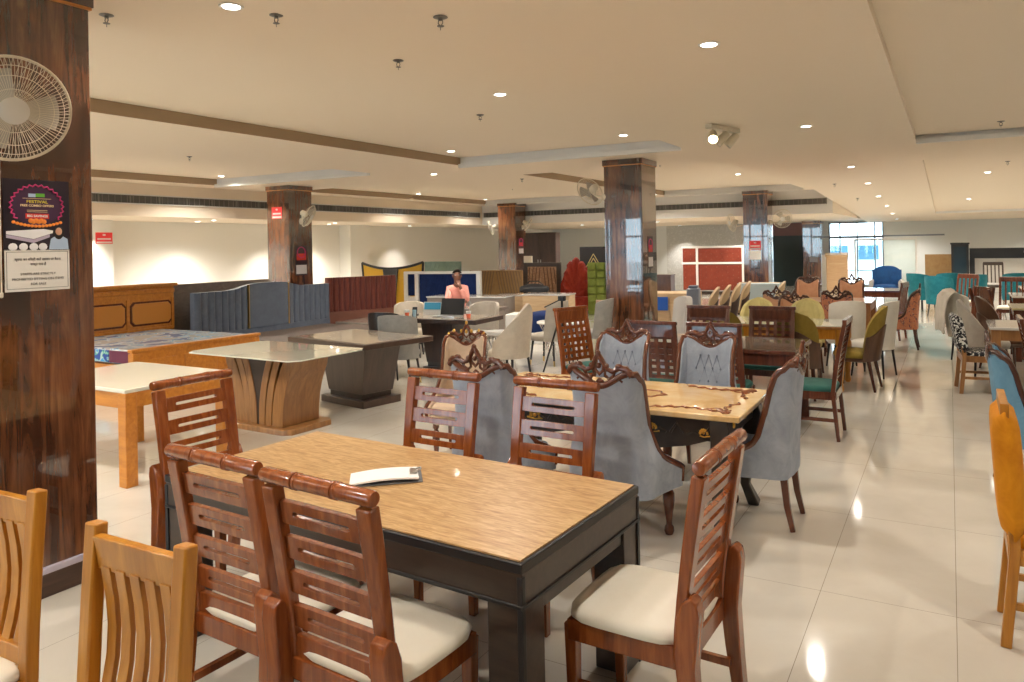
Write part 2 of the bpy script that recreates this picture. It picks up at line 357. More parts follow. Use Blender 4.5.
def carved_chair(label, x, y, rz, group, fab, wood=None, h=1.0, crest_m=None, gold_tips=False, seat=None, sx_=.86, sy_=.94, sz_=1.0, legm=None, tuft=False):
    wood = wood or carved; crest_m = crest_m or wood; legm = legm or wood
    t = thing('carved_wing_chair', label, 'chair', x, y, rz, 0, group)
    N = 60
    def path(u):                                       # plan path: front left -> round the back -> front right
        a = abs(u); sg = -1 if u < 0 else 1
        if a < .42: X = .225 * a / .42; Y = -.255 + .02 * (a / .42) ** 2
        elif a < .56:
            k = (a - .42) / .14; X = .225 + .045 * math.sin(k * PI / 2); Y = -.235 + .07 * (1 - math.cos(k * PI / 2))
        else:
            k = (a - .56) / .44; X = .27 + .055 * k ** 1.5; Y = -.165 + .31 * k
        return sg * X, Y
    def top(u):
        a = abs(u)
        if a < .40: return h - .075 * math.cos(a / .40 * PI / 2) ** 1.5
        if a < .50: return h + .012 - .03 * ((a - .40) / .10) ** 2
        k = (a - .50) / .50
        return lerp(h - .03, .50, min(1, k * 1.02) ** .33) if k > 0 else h
    def topf(u):
        a = abs(u)
        if a <= .5: return top(u)
        k = (a - .5) / .5
        return .44 + .17 * (1 - k) + (h - .018 - .61) * (1 / (1 + math.exp((k - .31) / .04))) / (1 / (1 + math.exp(-.31 / .04)))
    def pt(u, z, off):
        X, Y = path(u); X2, Y2 = path(min(1, u + .01)); X1, Y1 = path(max(-1, u - .01))
        tx, ty = X2 - X1, Y2 - Y1; l = math.hypot(tx, ty); nx, ny = ty / l, -tx / l   # outward
        k = max(0, z - .45); bk = 1 if abs(u) < .56 else max(0, min(1, 1 - (abs(u) - .74) / .22))
        q = min(1, max(0, (z - .47) / .24)); w = 1.10 - .20 * q * q * (3 - 2 * q) - .04 * math.sin(min(1, max(0, (z - .6) / .42)) * PI) * bk - .05 * max(0, (.45 - z) / .2)
        lean = -.11 * k ** 1.2 * bk
        return ((X + nx * off) * w, Y + ny * off + lean, z)
    us = [-1 + 2 * i / N for i in range(N + 1)]
    rows = 9
    A = []; B = []
    for i in range(rows):
        k = i / (rows - 1)
        A.append([pt(u, lerp(.33, topf(u), k), .022) for u in us])
        B.append([pt(u, lerp(.36, topf(u), k), -.025 - .012 * math.sin(k * PI)) for u in us])
    MB().sheet(A, B).build('upholstered_shell', fab, t, ang=60)
    rim = [pt(u, topf(u) + .004, .012) for u in us]
    front = [pt(1, z, .008) for z in (.42, .39, .36)]
    frontl = [pt(-1, z, .008) for z in (.36, .39, .42)]
    MB().tube(frontl + rim + front, .021, 8).build('frame_trim', wood, t, ang=60)
    # open carved crest between the shoulders
    m = MB(); yb = lambda z: -.255 - .11 * max(0, z - .45) ** 1.2
    def P(xx, z, dy=0): return (xx, yb(z) + dy, z)
    for s in (-1, 1):
        m.tube([P(s * .235, h - .005), P(s * .20, h + .035), P(s * .15, h + .04), P(s * .10, h + .015), P(s * .055, h + .03), P(s * .02, h + .085), P(0, h + .12)], [.020, .021, .019, .016, .016, .018, .012], 7)
        m.tube([P(s * .17, h - .04), P(s * .13, h - .015), P(s * .09, h - .025), P(s * .06, h - .055), P(s * .02, h - .06), P(0, h - .03)], [.012, .014, .014, .013, .012, .01], 6)
        m.tube([P(s * .125, h + .03), P(s * .10, h - .01), P(s * .07, h - .03), P(s * .04, h - .01), P(s * .045, h + .025)], .010, 6)
        m.ball(P(s * .15, h + .048, -.004), .022, 8, 6, (1.4, .7, .7)); m.ball(P(s * .06, h + .045), .016, 8, 6)
        m.ball(P(s * .215, h + .02), .024, 8, 6, (1.2, .8, .8))
    m.tube([P(-.03, h + .02), P(-.035, h + .06), P(0, h + .09), P(.035, h + .06), P(.03, h + .02), P(0, h - .005)], .011, 6, True)
    m.ball(P(0, h + .045), .017, 8, 6); m.ball(P(0, h + .118), .02, 8, 6, (1, .8, .9)); m.ball(P(0, h - .045), .02, 8, 6, (1.5, .8, .7))
    c = m.build('carved_crest', crest_m, t, ang=60)
    if gold_tips:
        g2 = MB()
        for xx, z in ((-.15, h + .055), (-.06, h + .052), (0, h + .125), (.06, h + .052), (.15, h + .055), (0, h + .05), (-.21, h + .03), (.21, h + .03)): g2.ball(P(xx, z, .006), .018, 8, 6)
        g2.build('gilded_leaves', gold, c, ang=60)
    MB().cushion(0, .03, .39, .485, .62, .50, 28, 4, .25, taper=.88).build('seat_cushion', seat or fab, t)
    MB().cushion(0, .03, .325, .405, .66, .47, 28, 5, .02, taper=.86).build('seat_base', fab, t)
    for s in (-1, 1):
        m = MB(); m.lathe([(.034, .33), (.038, .30), (.022, .28), (.040, .25), (.043, .21), (.033, .15), (.022, .08), (.020, .06), (.032, .045), (.036, .02), (.028, 0)][::-1], (s * .235, .205, 0), 12)
        m.build('leg', legm, t, ang=50)
        MB().sweep([(s * .205, -.275, 0), (s * .20, -.24, .15), (s * .19, -.22, .33)], .04, .042, (1, 0, 0), ws=[.75, .95, 1.1]).build('leg', legm, t, .004)
    if tuft:
        m = MB()
        for i in range(4):
            for j in range(3 if i % 2 else 4):
                xx = (-.135 + .09 * j) if i % 2 == 0 else (-.09 + .09 * j); z = .58 + .10 * i
                p = pt(xx / .225 * .42, z, -.035); m.ball((p[0], p[1] + .002, p[2]), .009, 6, 5)
                for dx in (-.045, .045):
                    q = pt((xx + dx) / .225 * .42, z + .10, -.034)
                    if abs(xx + dx) < .17 and i < 3: m.tube([(p[0], p[1], p[2]), (q[0], q[1], q[2])], .0022, 4)
        m.build('tufting', tuft_m, t)
    t.scale = (sx_, sy_, sz_)
    return t

def round_chair(label, x, y, rz, group, fab, outer_fab, shell, channels=True):
    t = thing('round_back_chair', label, 'chair', x, y, rz, 0, group)
    N, K = 22, 12
    def halfw(k): return 1.0 if k < .45 else math.sqrt(max(0, 1 - ((k - .45) / .55) ** 2))
    def pt(u, k, off):
        z = .42 + .57 * k; wid = halfw(k) * 1.02; a = u * wid * R(61); rr = .245 + off
        return (rr * math.sin(a), .0 - rr * math.cos(a) * .95 - .10 * k, z)
    A = [[pt(-1 + 2 * j / N, min(.997, i / K), .028) for j in range(N + 1)] for i in range(K + 1)]
    B = [[pt(-1 + 2 * j / N, min(.997, i / K), -.02 - (.012 * abs(math.sin(j / N * PI * 7)) if channels else 0)) for j in range(N + 1)] for i in range(K + 1)]
    MB().sheet(A, B, 0, None).build('upholstered_back', fab, t, ang=70)
    # wooden outer shell rising in a slanting line to the sides
    A = []; B = []
    for i in range(K + 1):
        A.append([]); B.append([])
        for j in range(N + 1):
            u = -1 + 2 * j / N; topk = .50 + .12 * math.cos(u * PI); k = lerp(-.12, topk, i / K)
            A[-1].append(pt(u * .985, max(-.12, k), .046)); B[-1].append(pt(u * .985, k, .030))
    MB().sheet(A, B).build('outer_shell', shell, t, ang=70)
    MB().cushion(0, .01, .38, .46, .45, .48, 28, 2.8, .3).build('seat_cushion', fab, t)
    MB().cushion(0, .01, .335, .385, .43, .46, 28, 2.8, .02).build('seat_base', shell, t)
    for s in (-1, 1):
        MB().tube([(s * .21, .20, 0), (s * .19, .18, .35)], [.014, .024], 10).build('leg', carved_dk, t)
        MB().tube([(s * .20, -.24, 0), (s * .17, -.17, .35)], [.014, .024], 10).build('leg', carved_dk, t)
    return t

def frame_chair(name, label, x, y, rz, group, wood, seat_m, style, h=1.05, w=.225, lean=.10):
    t = thing(name, label, 'chair', x, y, rz, 0, group)
    by = lambda z: -.20 - lean * max(0, (z - .42) / .6) ** 1.3 - .04 * max(0, (.40 - z) / .4)
    for s in (-1, 1):
        if style in ('cushionback', 'coverback'):
            MB().sweep([(s * w, by(z), z) for z in (0, .2, .42, .54)], .042, .042, (1, 0, 0)).build('back_post', wood, t, .004)
        elif style == 'mission':
            MB().sweep([(s * w, by(z), z) for z in (0, .2, .42, .6, .8, h + .02)], .05, .042, (1, 0, 0)).build('back_post', wood, t, .006)
        else:
            MB().sweep([(s * w, by(z), z) for z in (0, .2, .42, .6, .8, h - .03)], .042, .036, (1, 0, 0), ws=[.85, .95, 1, 1, .95, .9]).build('back_post', wood, t, .004)
        MB().bar((s * w * .97, .20, 0), (s * w * .97, .20, .42), .042, .042, (1, 0, 0)).build('leg', wood, t, .004)
        MB().bar((s * w * .97, -.215, .18), (s * w * .97, .20, .18), .02, .03, (1, 0, 0)).build('stretcher', wood, t)
    if style == 'lattice':
        m = MB(); m.box((0, by(h - .015), h - .015), (w * 2 + .055, .042, .035)); m.build('top_rail', wood, t, .006)
        m = MB(); m.box((0, by(h - .09), h - .09), (w * 2 - .03, .024, .12), rx=-.12); m.build('top_panel', wood, t, .003)
        m = MB(); n = 5; z0, z1 = .52, h - .15; hw = w - .02
        for i in range(n + 1):
            xx = -hw + 2 * hw * i / n; m.sweep([(xx, by(z), z) for z in (z0, (z0 + z1) / 2, z1)], .034, .018, (1, 0, 0))
        for i in range(7):
            z = lerp(z0, z1, i / 6); m.box((0, by(z), z), (hw * 2, .016, .034 if i != 3 else .05))
        m.build('back_lattice', wood, t)
    elif style == 'ladder':
        m = MB()
        for i in range(11):
            z = lerp(.53, h - .02, i / 10); m.box((0, by(z), z), (w * 2 - .02, .016, .032), rx=.5)
        m.build('back_slats', wood, t)
        MB().box((0, by(h - .015), h - .012), (w * 2 + .04, .036, .05)).build('top_rail', wood, t, .006)
    elif style == 'mission':
        MB().box((0, by(h - .055), h - .055), (w * 2 - .03, .026, .095), rx=-.12).build('top_rail', wood, t, .004)
        MB().box((0, by(.50), .50), (w * 2 - .03, .026, .06)).build('lower_rail', wood, t, .004)
        for i in range(5):
            xx = -w + w * 2 * (i + 1) / 6
            MB().sweep([(xx, by(z) - .030 * math.sin((z - .5) / (h - .6) * PI), z) for z in (.5, .58, .66, .74, .82, .9, h - .09)], .041, .016, (1, 0, 0)).build('back_slat', wood, t, .002)
    elif style == 'spindle':
        MB().box((0, by(h - .04), h - .04), (w * 2 + .02, .03, .09), rx=-.12).build('top_rail', wood, t, .004)
        for i in range(4):
            xx = -w + w * 2 * (i + 1) / 5
            MB().bar((xx, by(.5), .48), (xx, by(h - .08), h - .08), .03, .016, (1, 0, 0)).build('back_slat', wood, t)
    elif style == 'padded':
        MB().box((0, by(h - .03) + .005, h - .03), (w * 2 + .03, .05, .07)).build('top_rail', wood, t, .006)
        m = MB(); A = []; B = []
        for i in range(9):
            z = lerp(.52, h - .05, i / 8); A.append([]); B.append([])
            for j in range(9):
                u = -1 + j / 4; b = .05 * (1 - abs(u) ** 4) ** .5 * (1 - abs(i / 4 - 1) ** 6) ** .5
                A[-1].append((u * (w - .01), by(z) - .012 - b * .7, z)); B[-1].append((u * (w - .01), by(z) + .012 + b, z))
        m.sheet(A, B).build('padded_back', seat_m, t, ang=70)
        for i in range(3):
            pass
    elif style in ('cushionback', 'coverback'):
        if style == 'cushionback': MB().box((0, by(h - .04), h - .055), (w * 2 + .03, .034, .11)).build('top_rail', wood, t, .004)
        A = []; B = []
        for i in range(15):
            z = lerp(.47, h - .035, i / 14); A.append([]); B.append([])
            for j in range(13):
                u = -1 + j / 6; b = .052 * (1 - abs(u) ** 8) ** .5 * (1 - abs(i / 7 - 1) ** 8) ** .5 + .004
                A[-1].append((u * (w + .035), by(z) - b, z)); B[-1].append((u * (w + .035), by(z) + b, z))
        MB().sheet(A, B).build('padded_back', seat_m, t, ang=70)
    elif style == 'cabinet':
        MB().box((0, by(.8), .77), (w * 2, .04, .56), rx=-.14).build('back_panel', wood, t, .008)
    m = MB()
    m.box((0, .20, .395), (w * 2 - .03, .03, .07)); m.box((0, -.21, .395), (w * 2 - .03, .03, .07))
    for s in (-1, 1): m.box((s * w * .97, 0, .395), (.028, .40, .07))
    m.build('seat_frame', wood, t, .003)
    MB().cushion(0, .01, .425, .48, w * 2 + .03, .45, 24, 5, .25).build('seat_cushion', seat_m, t)
    return t

def shell_chair(label, x, y, rz, group, fab, h=.85, legm=None, tips=None, wrap=70, thick=.05, seat_z=.46, name='shell_chair', low=.36, wing=0, rad=.25, tall_leg=True, piping=None):
    """modern tub / shell chair: wrapped padded back, round seat, four slim legs"""
    legm = legm or black_metal
    t = thing(name, label, 'chair', x, y, rz, 0, group)
    N, K = 22, 9
    def tp(u): return lerp(h, h - .06, abs(u) ** 3) if not wing else h - (h - .56) * abs(u) ** wing
    def pt(u, k, off):
        z = lerp(low, tp(u), k); a = u * R(wrap); rr = rad + off
        return (rr * math.sin(a), .03 - rr * math.cos(a) - .13 * max(0, z - .45), z)
    A = []; B = []
    for i in range(K + 1):
        k = i / K; e = .6 + .4 * math.sin(min(1, k * 4 + .3) * PI / 2) * (1 - max(0, k - .85) * 3)
        A.append([pt(-1 + 2 * j / N, k, thick / 2 * e) for j in range(N + 1)])
        B.append([pt(-1 + 2 * j / N, k, -thick / 2 * e) for j in range(N + 1)])
    sh = MB().sheet(A, B).build('upholstered_back', fab, t, ang=75)
    if piping: MB().tube([pt(-1 + 2 * j / N, 1.01, 0) for j in range(N + 1)], .012, 6).build('piping', piping, sh)
    MB().cushion(0, .04, seat_z - .10, seat_z, .47, .47, 28, 2.6, .3).build('seat_cushion', fab, t)
    for s in (-1, 1):
        for yy in (.2, -.18):
            p, q = (s * .20, yy * 1.08, 0), (s * .16, yy * .9, seat_z - .085)
            l = MB().tube([p, q], [.011, .018], 10).build('leg', legm, t)
            if tips: MB().tube([p, (lerp(p[0], q[0], .2), lerp(p[1], q[1], .2), q[2] * .2)], [.0125, .0138], 10).build('leg_tip', tips, l)
    return t

# ------------------------------------------------------------------ tables
def base_table(name, label, cat, x, y, rz=0, group=None): return thing(name, label, cat, x, y, rz, 0, group)
def leg_table(name, label, x, y, L, D, h, top_m, wood, leg=.09, apron=.10, top=.03, rz=0, inset=.02, group=None, turned=False, legh=None, glass_top=None, over=.0):
    t = base_table(name, label, 'table', x, y, rz, group)
    MB().box((0, 0, h - top / 2), (L, D, top)).build('tabletop', top_m, t, .006)
    if glass_top: MB().box((0, 0, h + .005), (L - .02, D - .02, .008)).build('glass_sheet', glass_top, t)
    a = MB(); ll, dd = L / 2 - inset - leg / 2, D / 2 - inset - leg / 2
    for s in (-1, 1):
        a.box((0, s * (dd + leg * .2), h - top - apron / 2), (2 * ll, .025, apron)); a.box((s * (ll + leg * .2), 0, h - top - apron / 2), (.025, 2 * dd, apron))
    a.build('apron', wood, t, .003)
    for sx in (-1, 1):
        for sy in (-1, 1):
            if turned:
                MB().lathe([(.03, 0), (.042, .03), (.036, .06), (.03, .10), (.045, .25), (.055, .40), (.05, .50), (.035, .53), (.05, .55), (.055, h - top)], (sx * ll, sy * dd, 0), 14).build('leg', wood, t, ang=50)
            else:
                MB().box((sx * ll, sy * dd, (h - top) / 2), (leg, leg, h - top)).build('leg', wood, t, .004)
    return t

# ------------------------------------------------------------------ headboards (front faces local +X... built along local X, front towards -Y)
def channel_head(name, label, x, y, rz, w, h, mats, n=10, z0=.0, depth=.10, frame=None, top_curve=None, base=.0, base_m=None, cat='headboard', group=None):
    t = thing(name, label, cat, x, y, rz, 0, group)
    K = n * 6; tc = top_curve or (lambda u: 0)
    A = []; B = []
    for k in (0, .5, 1):
        A.append([((-.5 + j / K) * w, -depth / 2 - .04 * abs(math.sin(j / K * PI * n)) ** .5, lerp(base + z0, h + tc(-1 + 2 * j / K), k)) for j in range(K + 1)])
        B.append([((-.5 + j / K) * w, depth / 2, lerp(base + z0, h + tc(-1 + 2 * j / K), k)) for j in range(K + 1)])
    MB().sheet(A, B).build('channelled_panel', mats, t, ang=50)
    if base: MB().box((0, 0, z0 + base / 2), (w, depth + .04, base)).build('base_panel', base_m or mats, t, .01)
    if frame:
        MB().box((-w / 2 - .05, 0, h / 2), (.10, depth + .03, h)).build('side_frame', frame, t, .01)
        MB().box((w / 2 + .05, 0, h / 2), (.10, depth + .03, h)).build('side_frame', frame, t, .01)
        MB().box((0, 0, h + .03), (w + .2, depth + .03, .06)).build('top_frame', frame, t, .01)
    return t
def chevron_head(name, label, x, y, rz, w, h, panel, strip, frame=None, n=7, z0=.0, depth=.07, cat='headboard', group=None, fw=.06):
    t = thing(name, label, cat, x, y, rz, 0, group)
    MB().box((0, 0, (z0 + h) / 2), (w, depth, h - z0)).build('panel', panel, t, .012)
    m = MB()
    for i in range(n):
        f = (i + .5) / n; hh = h - z0
        for s in (-1, 1):
            x0 = s * w * .47 * f; x1 = s * w * .47 * min(1, f + .33); za = h - .02; zb = z0 + .02
            if f + .33 > 1: zb = za - (za - zb) * (1 - f) / .33
            m.bar((x0, -depth / 2 - .004, za), (x1, -depth / 2 - .004, zb), .012, .025, (0, 1, 0))
    m.build('stitched_ridges', strip, t)
    if frame:
        m = MB()
        for s in (-1, 1): m.box((s * (w / 2 + fw / 2), 0, (h + fw) / 2), (fw, depth + .03, h + fw))
        m.build('side_frame', frame, t, .005)
        MB().box((0, 0, h + fw / 2), (w, depth + .03, fw)).build('top_frame', frame, t, .005)
        if z0 > .05: MB().box((0, 0, z0 - fw / 2), (w, depth + .03, fw)).build('lower_frame', frame, t, .005)
    return t

tuft_m = M('tuft_button', (.19, .21, .26), .7)
def wall_fan(label, x, y, z, yaw, pitch, group, mount):
    """oscillating wall fan: mount plate, arm, motor, wire cage, three blades; cage faces local -Y before yaw/pitch"""
    t = thing('wall_fan', label, 'fan', x, y, 0, z, group)
    Q = Matrix.Rotation(yaw, 4, 'Z') @ Matrix.Rotation(pitch, 4, 'X'); r = .24
    m = MB(); f = lambda rr, a, dy: (rr * math.cos(a), dy, rr * math.sin(a))
    for k in range(88):
        a = 2 * PI * k / 88
        m.tube([f(.05, a, -.075), f(.13, a, -.07), f(.205, a, -.05), f(r, a, 0)], .0011, 4)
        if k % 2 == 0: m.tube([f(.06, a, .06), f(.17, a, .055), f(r, a, 0)], .001, 4)
    for rr, dy in ((.10, -.073), (.16, -.063), (.205, -.05)): m.tube([f(rr, 2 * PI * k / 40, dy) for k in range(40)], .0016, 4, True)
    m.move(Q).build('wire_cage', white_plastic, t)
    MB().tube([f(r, 2 * PI * k / 48, 0) for k in range(48)], .007, 8, True).move(Q).build('cage_rim', white_plastic, t)
    MB().lathe([(.001, -.085), (.045, -.084), (.062, -.076), (.062, -.066)], (0, 0, 0), 24, 'y').move(Q).build('centre_cap', white_paint, t)
    MB().lathe([(.03, .03), (.055, .05), (.06, .10), (.055, .16), (.03, .18)], (0, 0, 0), 16, 'y').move(Q).build('motor_housing', white_plastic, t)
    bl = MB()
    for k in range(3):
        a0 = 2 * PI * k / 3; A = []; B = []
        for i in range(5):
            rr = .03 + .16 * i / 4; A.append([]); B.append([])
            for j in range(5):
                a = a0 + (j / 4 - .5) * (1.5 - .1 * i) * .8; A[-1].append(f(rr, a, -.02 + .045 * (j / 4 - .5))); B[-1].append(f(rr, a, -.016 + .045 * (j / 4 - .5)))
        bl.sheet(A, B)
    bl.move(Q).build('blades', fan_blade, t)
    tail = Q @ Vector((0, .13, -.03)); e = Vector(mount) - Vector((x, y, z))
    MB().tube([tail, tail + Vector((0, 0, -.10)), e + (tail + Vector((0, 0, -.1)) - e) * .4, e], .016, 8).build('arm', white_plastic, t)
    MB().ball(e, .05, 10, 7, (1, 1, 1.3)).build('mount', white_plastic, t)
    return t
fan_blade = M('translucent_fan_blade', (.50, .47, .42), .25)

def downlight(x, y, z, power, cone=150, first=[None]):
    if first[0] is None:
        t = thing('ceiling_downlight', 'small round recessed downlight in the cream ceiling', 'ceiling light', x, y, 0, z, 'recessed ceiling downlights')
        MB().lathe([(.052, -.004), (.068, -.006), (.072, 0), (.052, .0)], (0, 0, 0), 20).build('trim_ring', white_paint, t)
        MB().lathe([(.001, -.0065), (.050, -.0065), (.052, -.002), (.001, -.002)], (0, 0, 0), 20).build('lens', lamp_m, t)
        first[0] = t
    else: t = dup(first[0], x, y, None, None, None, z)
    l = bpy.data.lights.new('downlight_lamp', 'SPOT'); l.spot_size = R(cone); l.spot_blend = .7; l.shadow_soft_size = .035; l.energy = power; l.color = WARM
    o = bpy.data.objects.new('downlight_lamp', l); COL.objects.link(o); o.location = (x, y, z - .045)
    return t
WARM = (1, .93, .83)
# ------------------------------------------------------------------ camera (frame 1024 x 682)
cam = bpy.data.cameras.new('camera'); co = bpy.data.objects.new('camera', cam); COL.objects.link(co); S.camera = co
cam.sensor_width = 36; cam.lens = 36 * 752.3 / 1024; cam.shift_x = -.016; cam.shift_y = -.09375
cam.clip_start = .05; cam.clip_end = 200
co.matrix_world = Matrix.Translation((0, 0, 1.781)) @ Matrix.Rotation(R(29.257), 4, 'Z') @ Matrix.Rotation(R(90), 4, 'X') @ Matrix.Rotation(R(ROLL), 4, 'Z')

# ------------------------------------------------------------------ room shell
XL, XR, YB, YF = -15.8, 6.5, -6.0, 30.5
struct(MB().box2(XL - .3, XR + .3, YB - .3, YF + .3, -.2, 0), 'floor', floor_m)
Xs = [XL, -13.5, -12.9, -8.9, -6.96, -3.25, -2.65, -.37, 4.0, XR]
Ys = [YB, 10.2, 11.27, 12.25, 14.1, 20.3, 21.0, 27.0, YF]
def cell(xc, yc):
    if xc < -13.5 or (yc > 21 and xc < -2.65): return 'soffit', 2.47
    z = 3.10
    if xc > -2.65: z = 3.07
    if (-12.9 < xc < -8.9 or -6.96 < xc < -3.25) and (yc < 10.2 or 12.25 < yc < 20.3): z += .13
    if -.37 < xc < 4 and (yc < 11.27 or 14.1 < yc < 27): z += .07
    return ('slope' if xc > -2.65 else 'flat'), z
def cz(kind, z, y): return z - (.042 * max(0, y - 14.1) if kind == 'slope' else 0)
def ceil_z(x, y):
    k, z = cell(x, y); return cz(k, z, y)
cm = MB()
for i in range(len(Xs) - 1):
    for j in range(len(Ys) - 1):
        xa, xb, ya, yb = Xs[i], Xs[i + 1], Ys[j], Ys[j + 1]; k, z = cell((xa + xb) / 2, (ya + yb) / 2)
        cm.add([(xa, ya, cz(k, z, ya)), (xb, ya, cz(k, z, ya)), (xb, yb, cz(k, z, yb)), (xa, yb, cz(k, z, yb))], [(0, 3, 2, 1)])
        if i + 2 < len(Xs):
            k2, z2 = cell((Xs[i + 1] + Xs[i + 2]) / 2, (ya + yb) / 2)
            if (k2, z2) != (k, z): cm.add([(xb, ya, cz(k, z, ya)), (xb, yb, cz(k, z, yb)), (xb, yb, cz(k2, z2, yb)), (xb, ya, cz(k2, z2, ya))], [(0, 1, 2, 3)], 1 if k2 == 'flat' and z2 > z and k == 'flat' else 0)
        if j + 2 < len(Ys):
            k2, z2 = cell((xa + xb) / 2, (Ys[j + 1] + Ys[j + 2]) / 2)
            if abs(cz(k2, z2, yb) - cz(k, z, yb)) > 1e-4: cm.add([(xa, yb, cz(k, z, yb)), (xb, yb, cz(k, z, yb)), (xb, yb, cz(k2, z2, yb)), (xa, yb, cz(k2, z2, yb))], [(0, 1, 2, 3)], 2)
struct(cm, 'ceiling', [ceil_m, M('tan_brown_riser_shade', (.36, .26, .165), .8), M('grey_white_riser_light', (.84, .83, .81), .7)])  # riser tones painted by facing: shade on side risers, light on far ones
lip = MB()
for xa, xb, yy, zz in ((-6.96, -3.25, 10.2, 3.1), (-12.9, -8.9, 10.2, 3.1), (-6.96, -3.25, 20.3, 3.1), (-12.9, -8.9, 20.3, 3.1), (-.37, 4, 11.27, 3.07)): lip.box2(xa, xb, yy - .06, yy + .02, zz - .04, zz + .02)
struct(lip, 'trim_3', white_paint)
struct(MB().box2(XL - .3, XL, YB - .3, YF + .3, 0, 3.6), 'wall_left', wall_m)
struct(MB().box2(XR, XR + .3, YB - .3, YF + .3, 0, 3.6), 'wall_right', wall_far)
struct(MB().box2(XL, XL + .42, 16.74, 17.6, 0, 2.47), 'trim_1', wall_m)
struct(MB().box2(XL, XL + .42, 7.6, 9.56, 0, 2.47), 'trim_4', wall_m)
WX0, WX1 = -4.02, -2.12
far = MB()
far.box2(XL, WX0, YF, YF + .3, 0, 3.6); far.box2(WX1, XR, YF, YF + .3, 0, 3.6); far.box2(WX0, WX1, YF, YF + .3, 2.42, 3.6)
struct(far, 'wall_far', wall_far)
bw_ = MB(); bw_.box2(XL, -13.6, YB - .3, YB, 0, 3.6); bw_.box2(-4.6, XR, YB - .3, YB, 0, 3.6); bw_.box2(-13.6, -4.6, YB - .3, YB, 2.75, 3.6); bw_.box2(-13.6, -4.6, YB - .3, YB, 0, .3)
struct(bw_, 'wall_back', wall_m)
fr = M('grey_aluminium', (.22, .25, .29), .35, .6)
m = MB()
m.box2(-11.95, -11.45, YB - .25, YB - .05, .3, 2.75)
for i in range(13): m.box2(-13.6 + .75 * i - .05, -13.6 + .75 * i + .05, YB - .2, YB - .1, .3, 2.75)
m.box2(-13.6, -4.6, YB - .2, YB - .1, 2.0, 2.08)
w = struct(m, 'window_2', fr); MB().box2(-13.6, -4.6, YB - .155, YB - .145, .3, 2.75).build('pane', glass, w)
# far shopfront: frame, mullions, panes
m = MB()
for xx in (WX0 + .03, -3.62, -3.02, -2.42, WX1 - .03): m.box2(xx - .025, xx + .025, YF + .05, YF + .13, 0, 2.42)
m.box2(WX0, WX1, YF + .05, YF + .13, 1.80, 1.87); m.box2(WX0, WX1, YF + .05, YF + .13, 2.36, 2.42); m.box2(WX0, WX1, YF + .05, YF + .13, 0, .08)
w = struct(m, 'window_1', fr); MB().box2(WX0, WX1, YF + .085, YF + .092, 0, 2.42).build('pane', glass, w)
# outside beyond the shopfronts
pave = M('pale_paving', (.55, .55, .54), .8); facade = M('pale_facade', (.55, .62, .64), .7)
struct(MB().box2(-30, 25, YF + .3, YF + 45, -.25, -.05), 'ground_far', pave)
struct(MB().box2(-30, 25, YB - 40, YB - .3, -.25, -.05), 'ground_back', pave)
b = thing('building', 'pale building across the street seen through the far shopfront', 'building', -7.0, YF + 16)
MB().box2(-6, 4.2, 0, 6, 0, 1.75).build('wall', facade, b)
mm = MB()
for i in range(4): mm.box2(-2.4 + 1.6 * i, -1.3 + 1.6 * i, -.05, .02, .6, 1.4)
mm.build('window', M('dark_window', (.03, .10, .16), .15), b)
# partition glass with a white frame in front of the far wall
t = thing('glass_partition', 'white-framed glass partition right of the far shopfront', 'glass partition', -2.15, 28.6)
m = MB(); 
for xx in (-.75, 1.15): m.box2(xx - .03, xx + .03, -.03, .03, 0, 1.78)
m.box2(-.75, 1.15, -.03, .03, 1.72, 1.78); m.build('frame', white_paint, t)
MB().box2(-.72, 1.12, -.005, .005, .02, 1.72).build('pane', glass, t)
MB().box2(-2.2, 2.0, -.03, .03, 1.84, 1.89).build('track', fr, t)
# wallpaper and framed pier left of the shutter
struct(MB().box2(-10.4, -7.2, YF - .02, YF - .001, 0, 2.46), 'trim_2', spots('silver_wallpaper', (.52, .52, .50), [(.44, .44, .43), (.60, .60, .58)], 14, .8, .5))
t = thing('rolling_shutter', 'closed dark green rolling shutter beside the far pillar', 'shutter', -5.5, YF - .1)
m = MB(); m.box2(-.95, .75, -.02, .03, 0, 1.95)
for i in range(26): m.box((-.1, -.03, .05 + i * .073), (1.68, .02, .05))
m.build('slats', teal_dark, t); MB().box2(-1.0, .8, -.12, .08, 1.95, 2.44).build('shutter_box', M('brown_red_lintel', (.12, .05, .045), .4), t)

# ------------------------------------------------------------------ air grilles on the bulkheads
vent_dark = M('vent_shadow_grey', (.10, .095, .085), .7); vent_bar = M('vent_bar', (.20, .19, .17), .5, .3)
def grille(label, x, y, rz, L):
    t = thing('air_grille', label, 'air grille', x, y, rz, 2.79)
    MB().box((0, -.012, 0), (L, .02, .155)).build('backing', vent_dark, t)
    m = MB(); m.box((0, -.03, .085), (L, .04, .02)); m.box((0, -.03, -.085), (L, .04, .02)); n = int(L / .6)
    for i in range(n + 1): m.box((-L / 2 + L * i / n, -.03, 0), (.03, .03, .165), mi=1)
    for i in range(int(L / .12)): m.box((-L / 2 + .12 * i + .06, -.026, 0), (.012, .012, .165), mi=1)
    m.build('slotted_frame', [white_paint, vent_bar], t)
grille('long dark slotted air grille along the left bulkhead', -13.5, 7.5, PI / 2, 26.6)
grille('long dark slotted air grille on the far bulkhead', -8.1, 21.0, 0, 10.6)

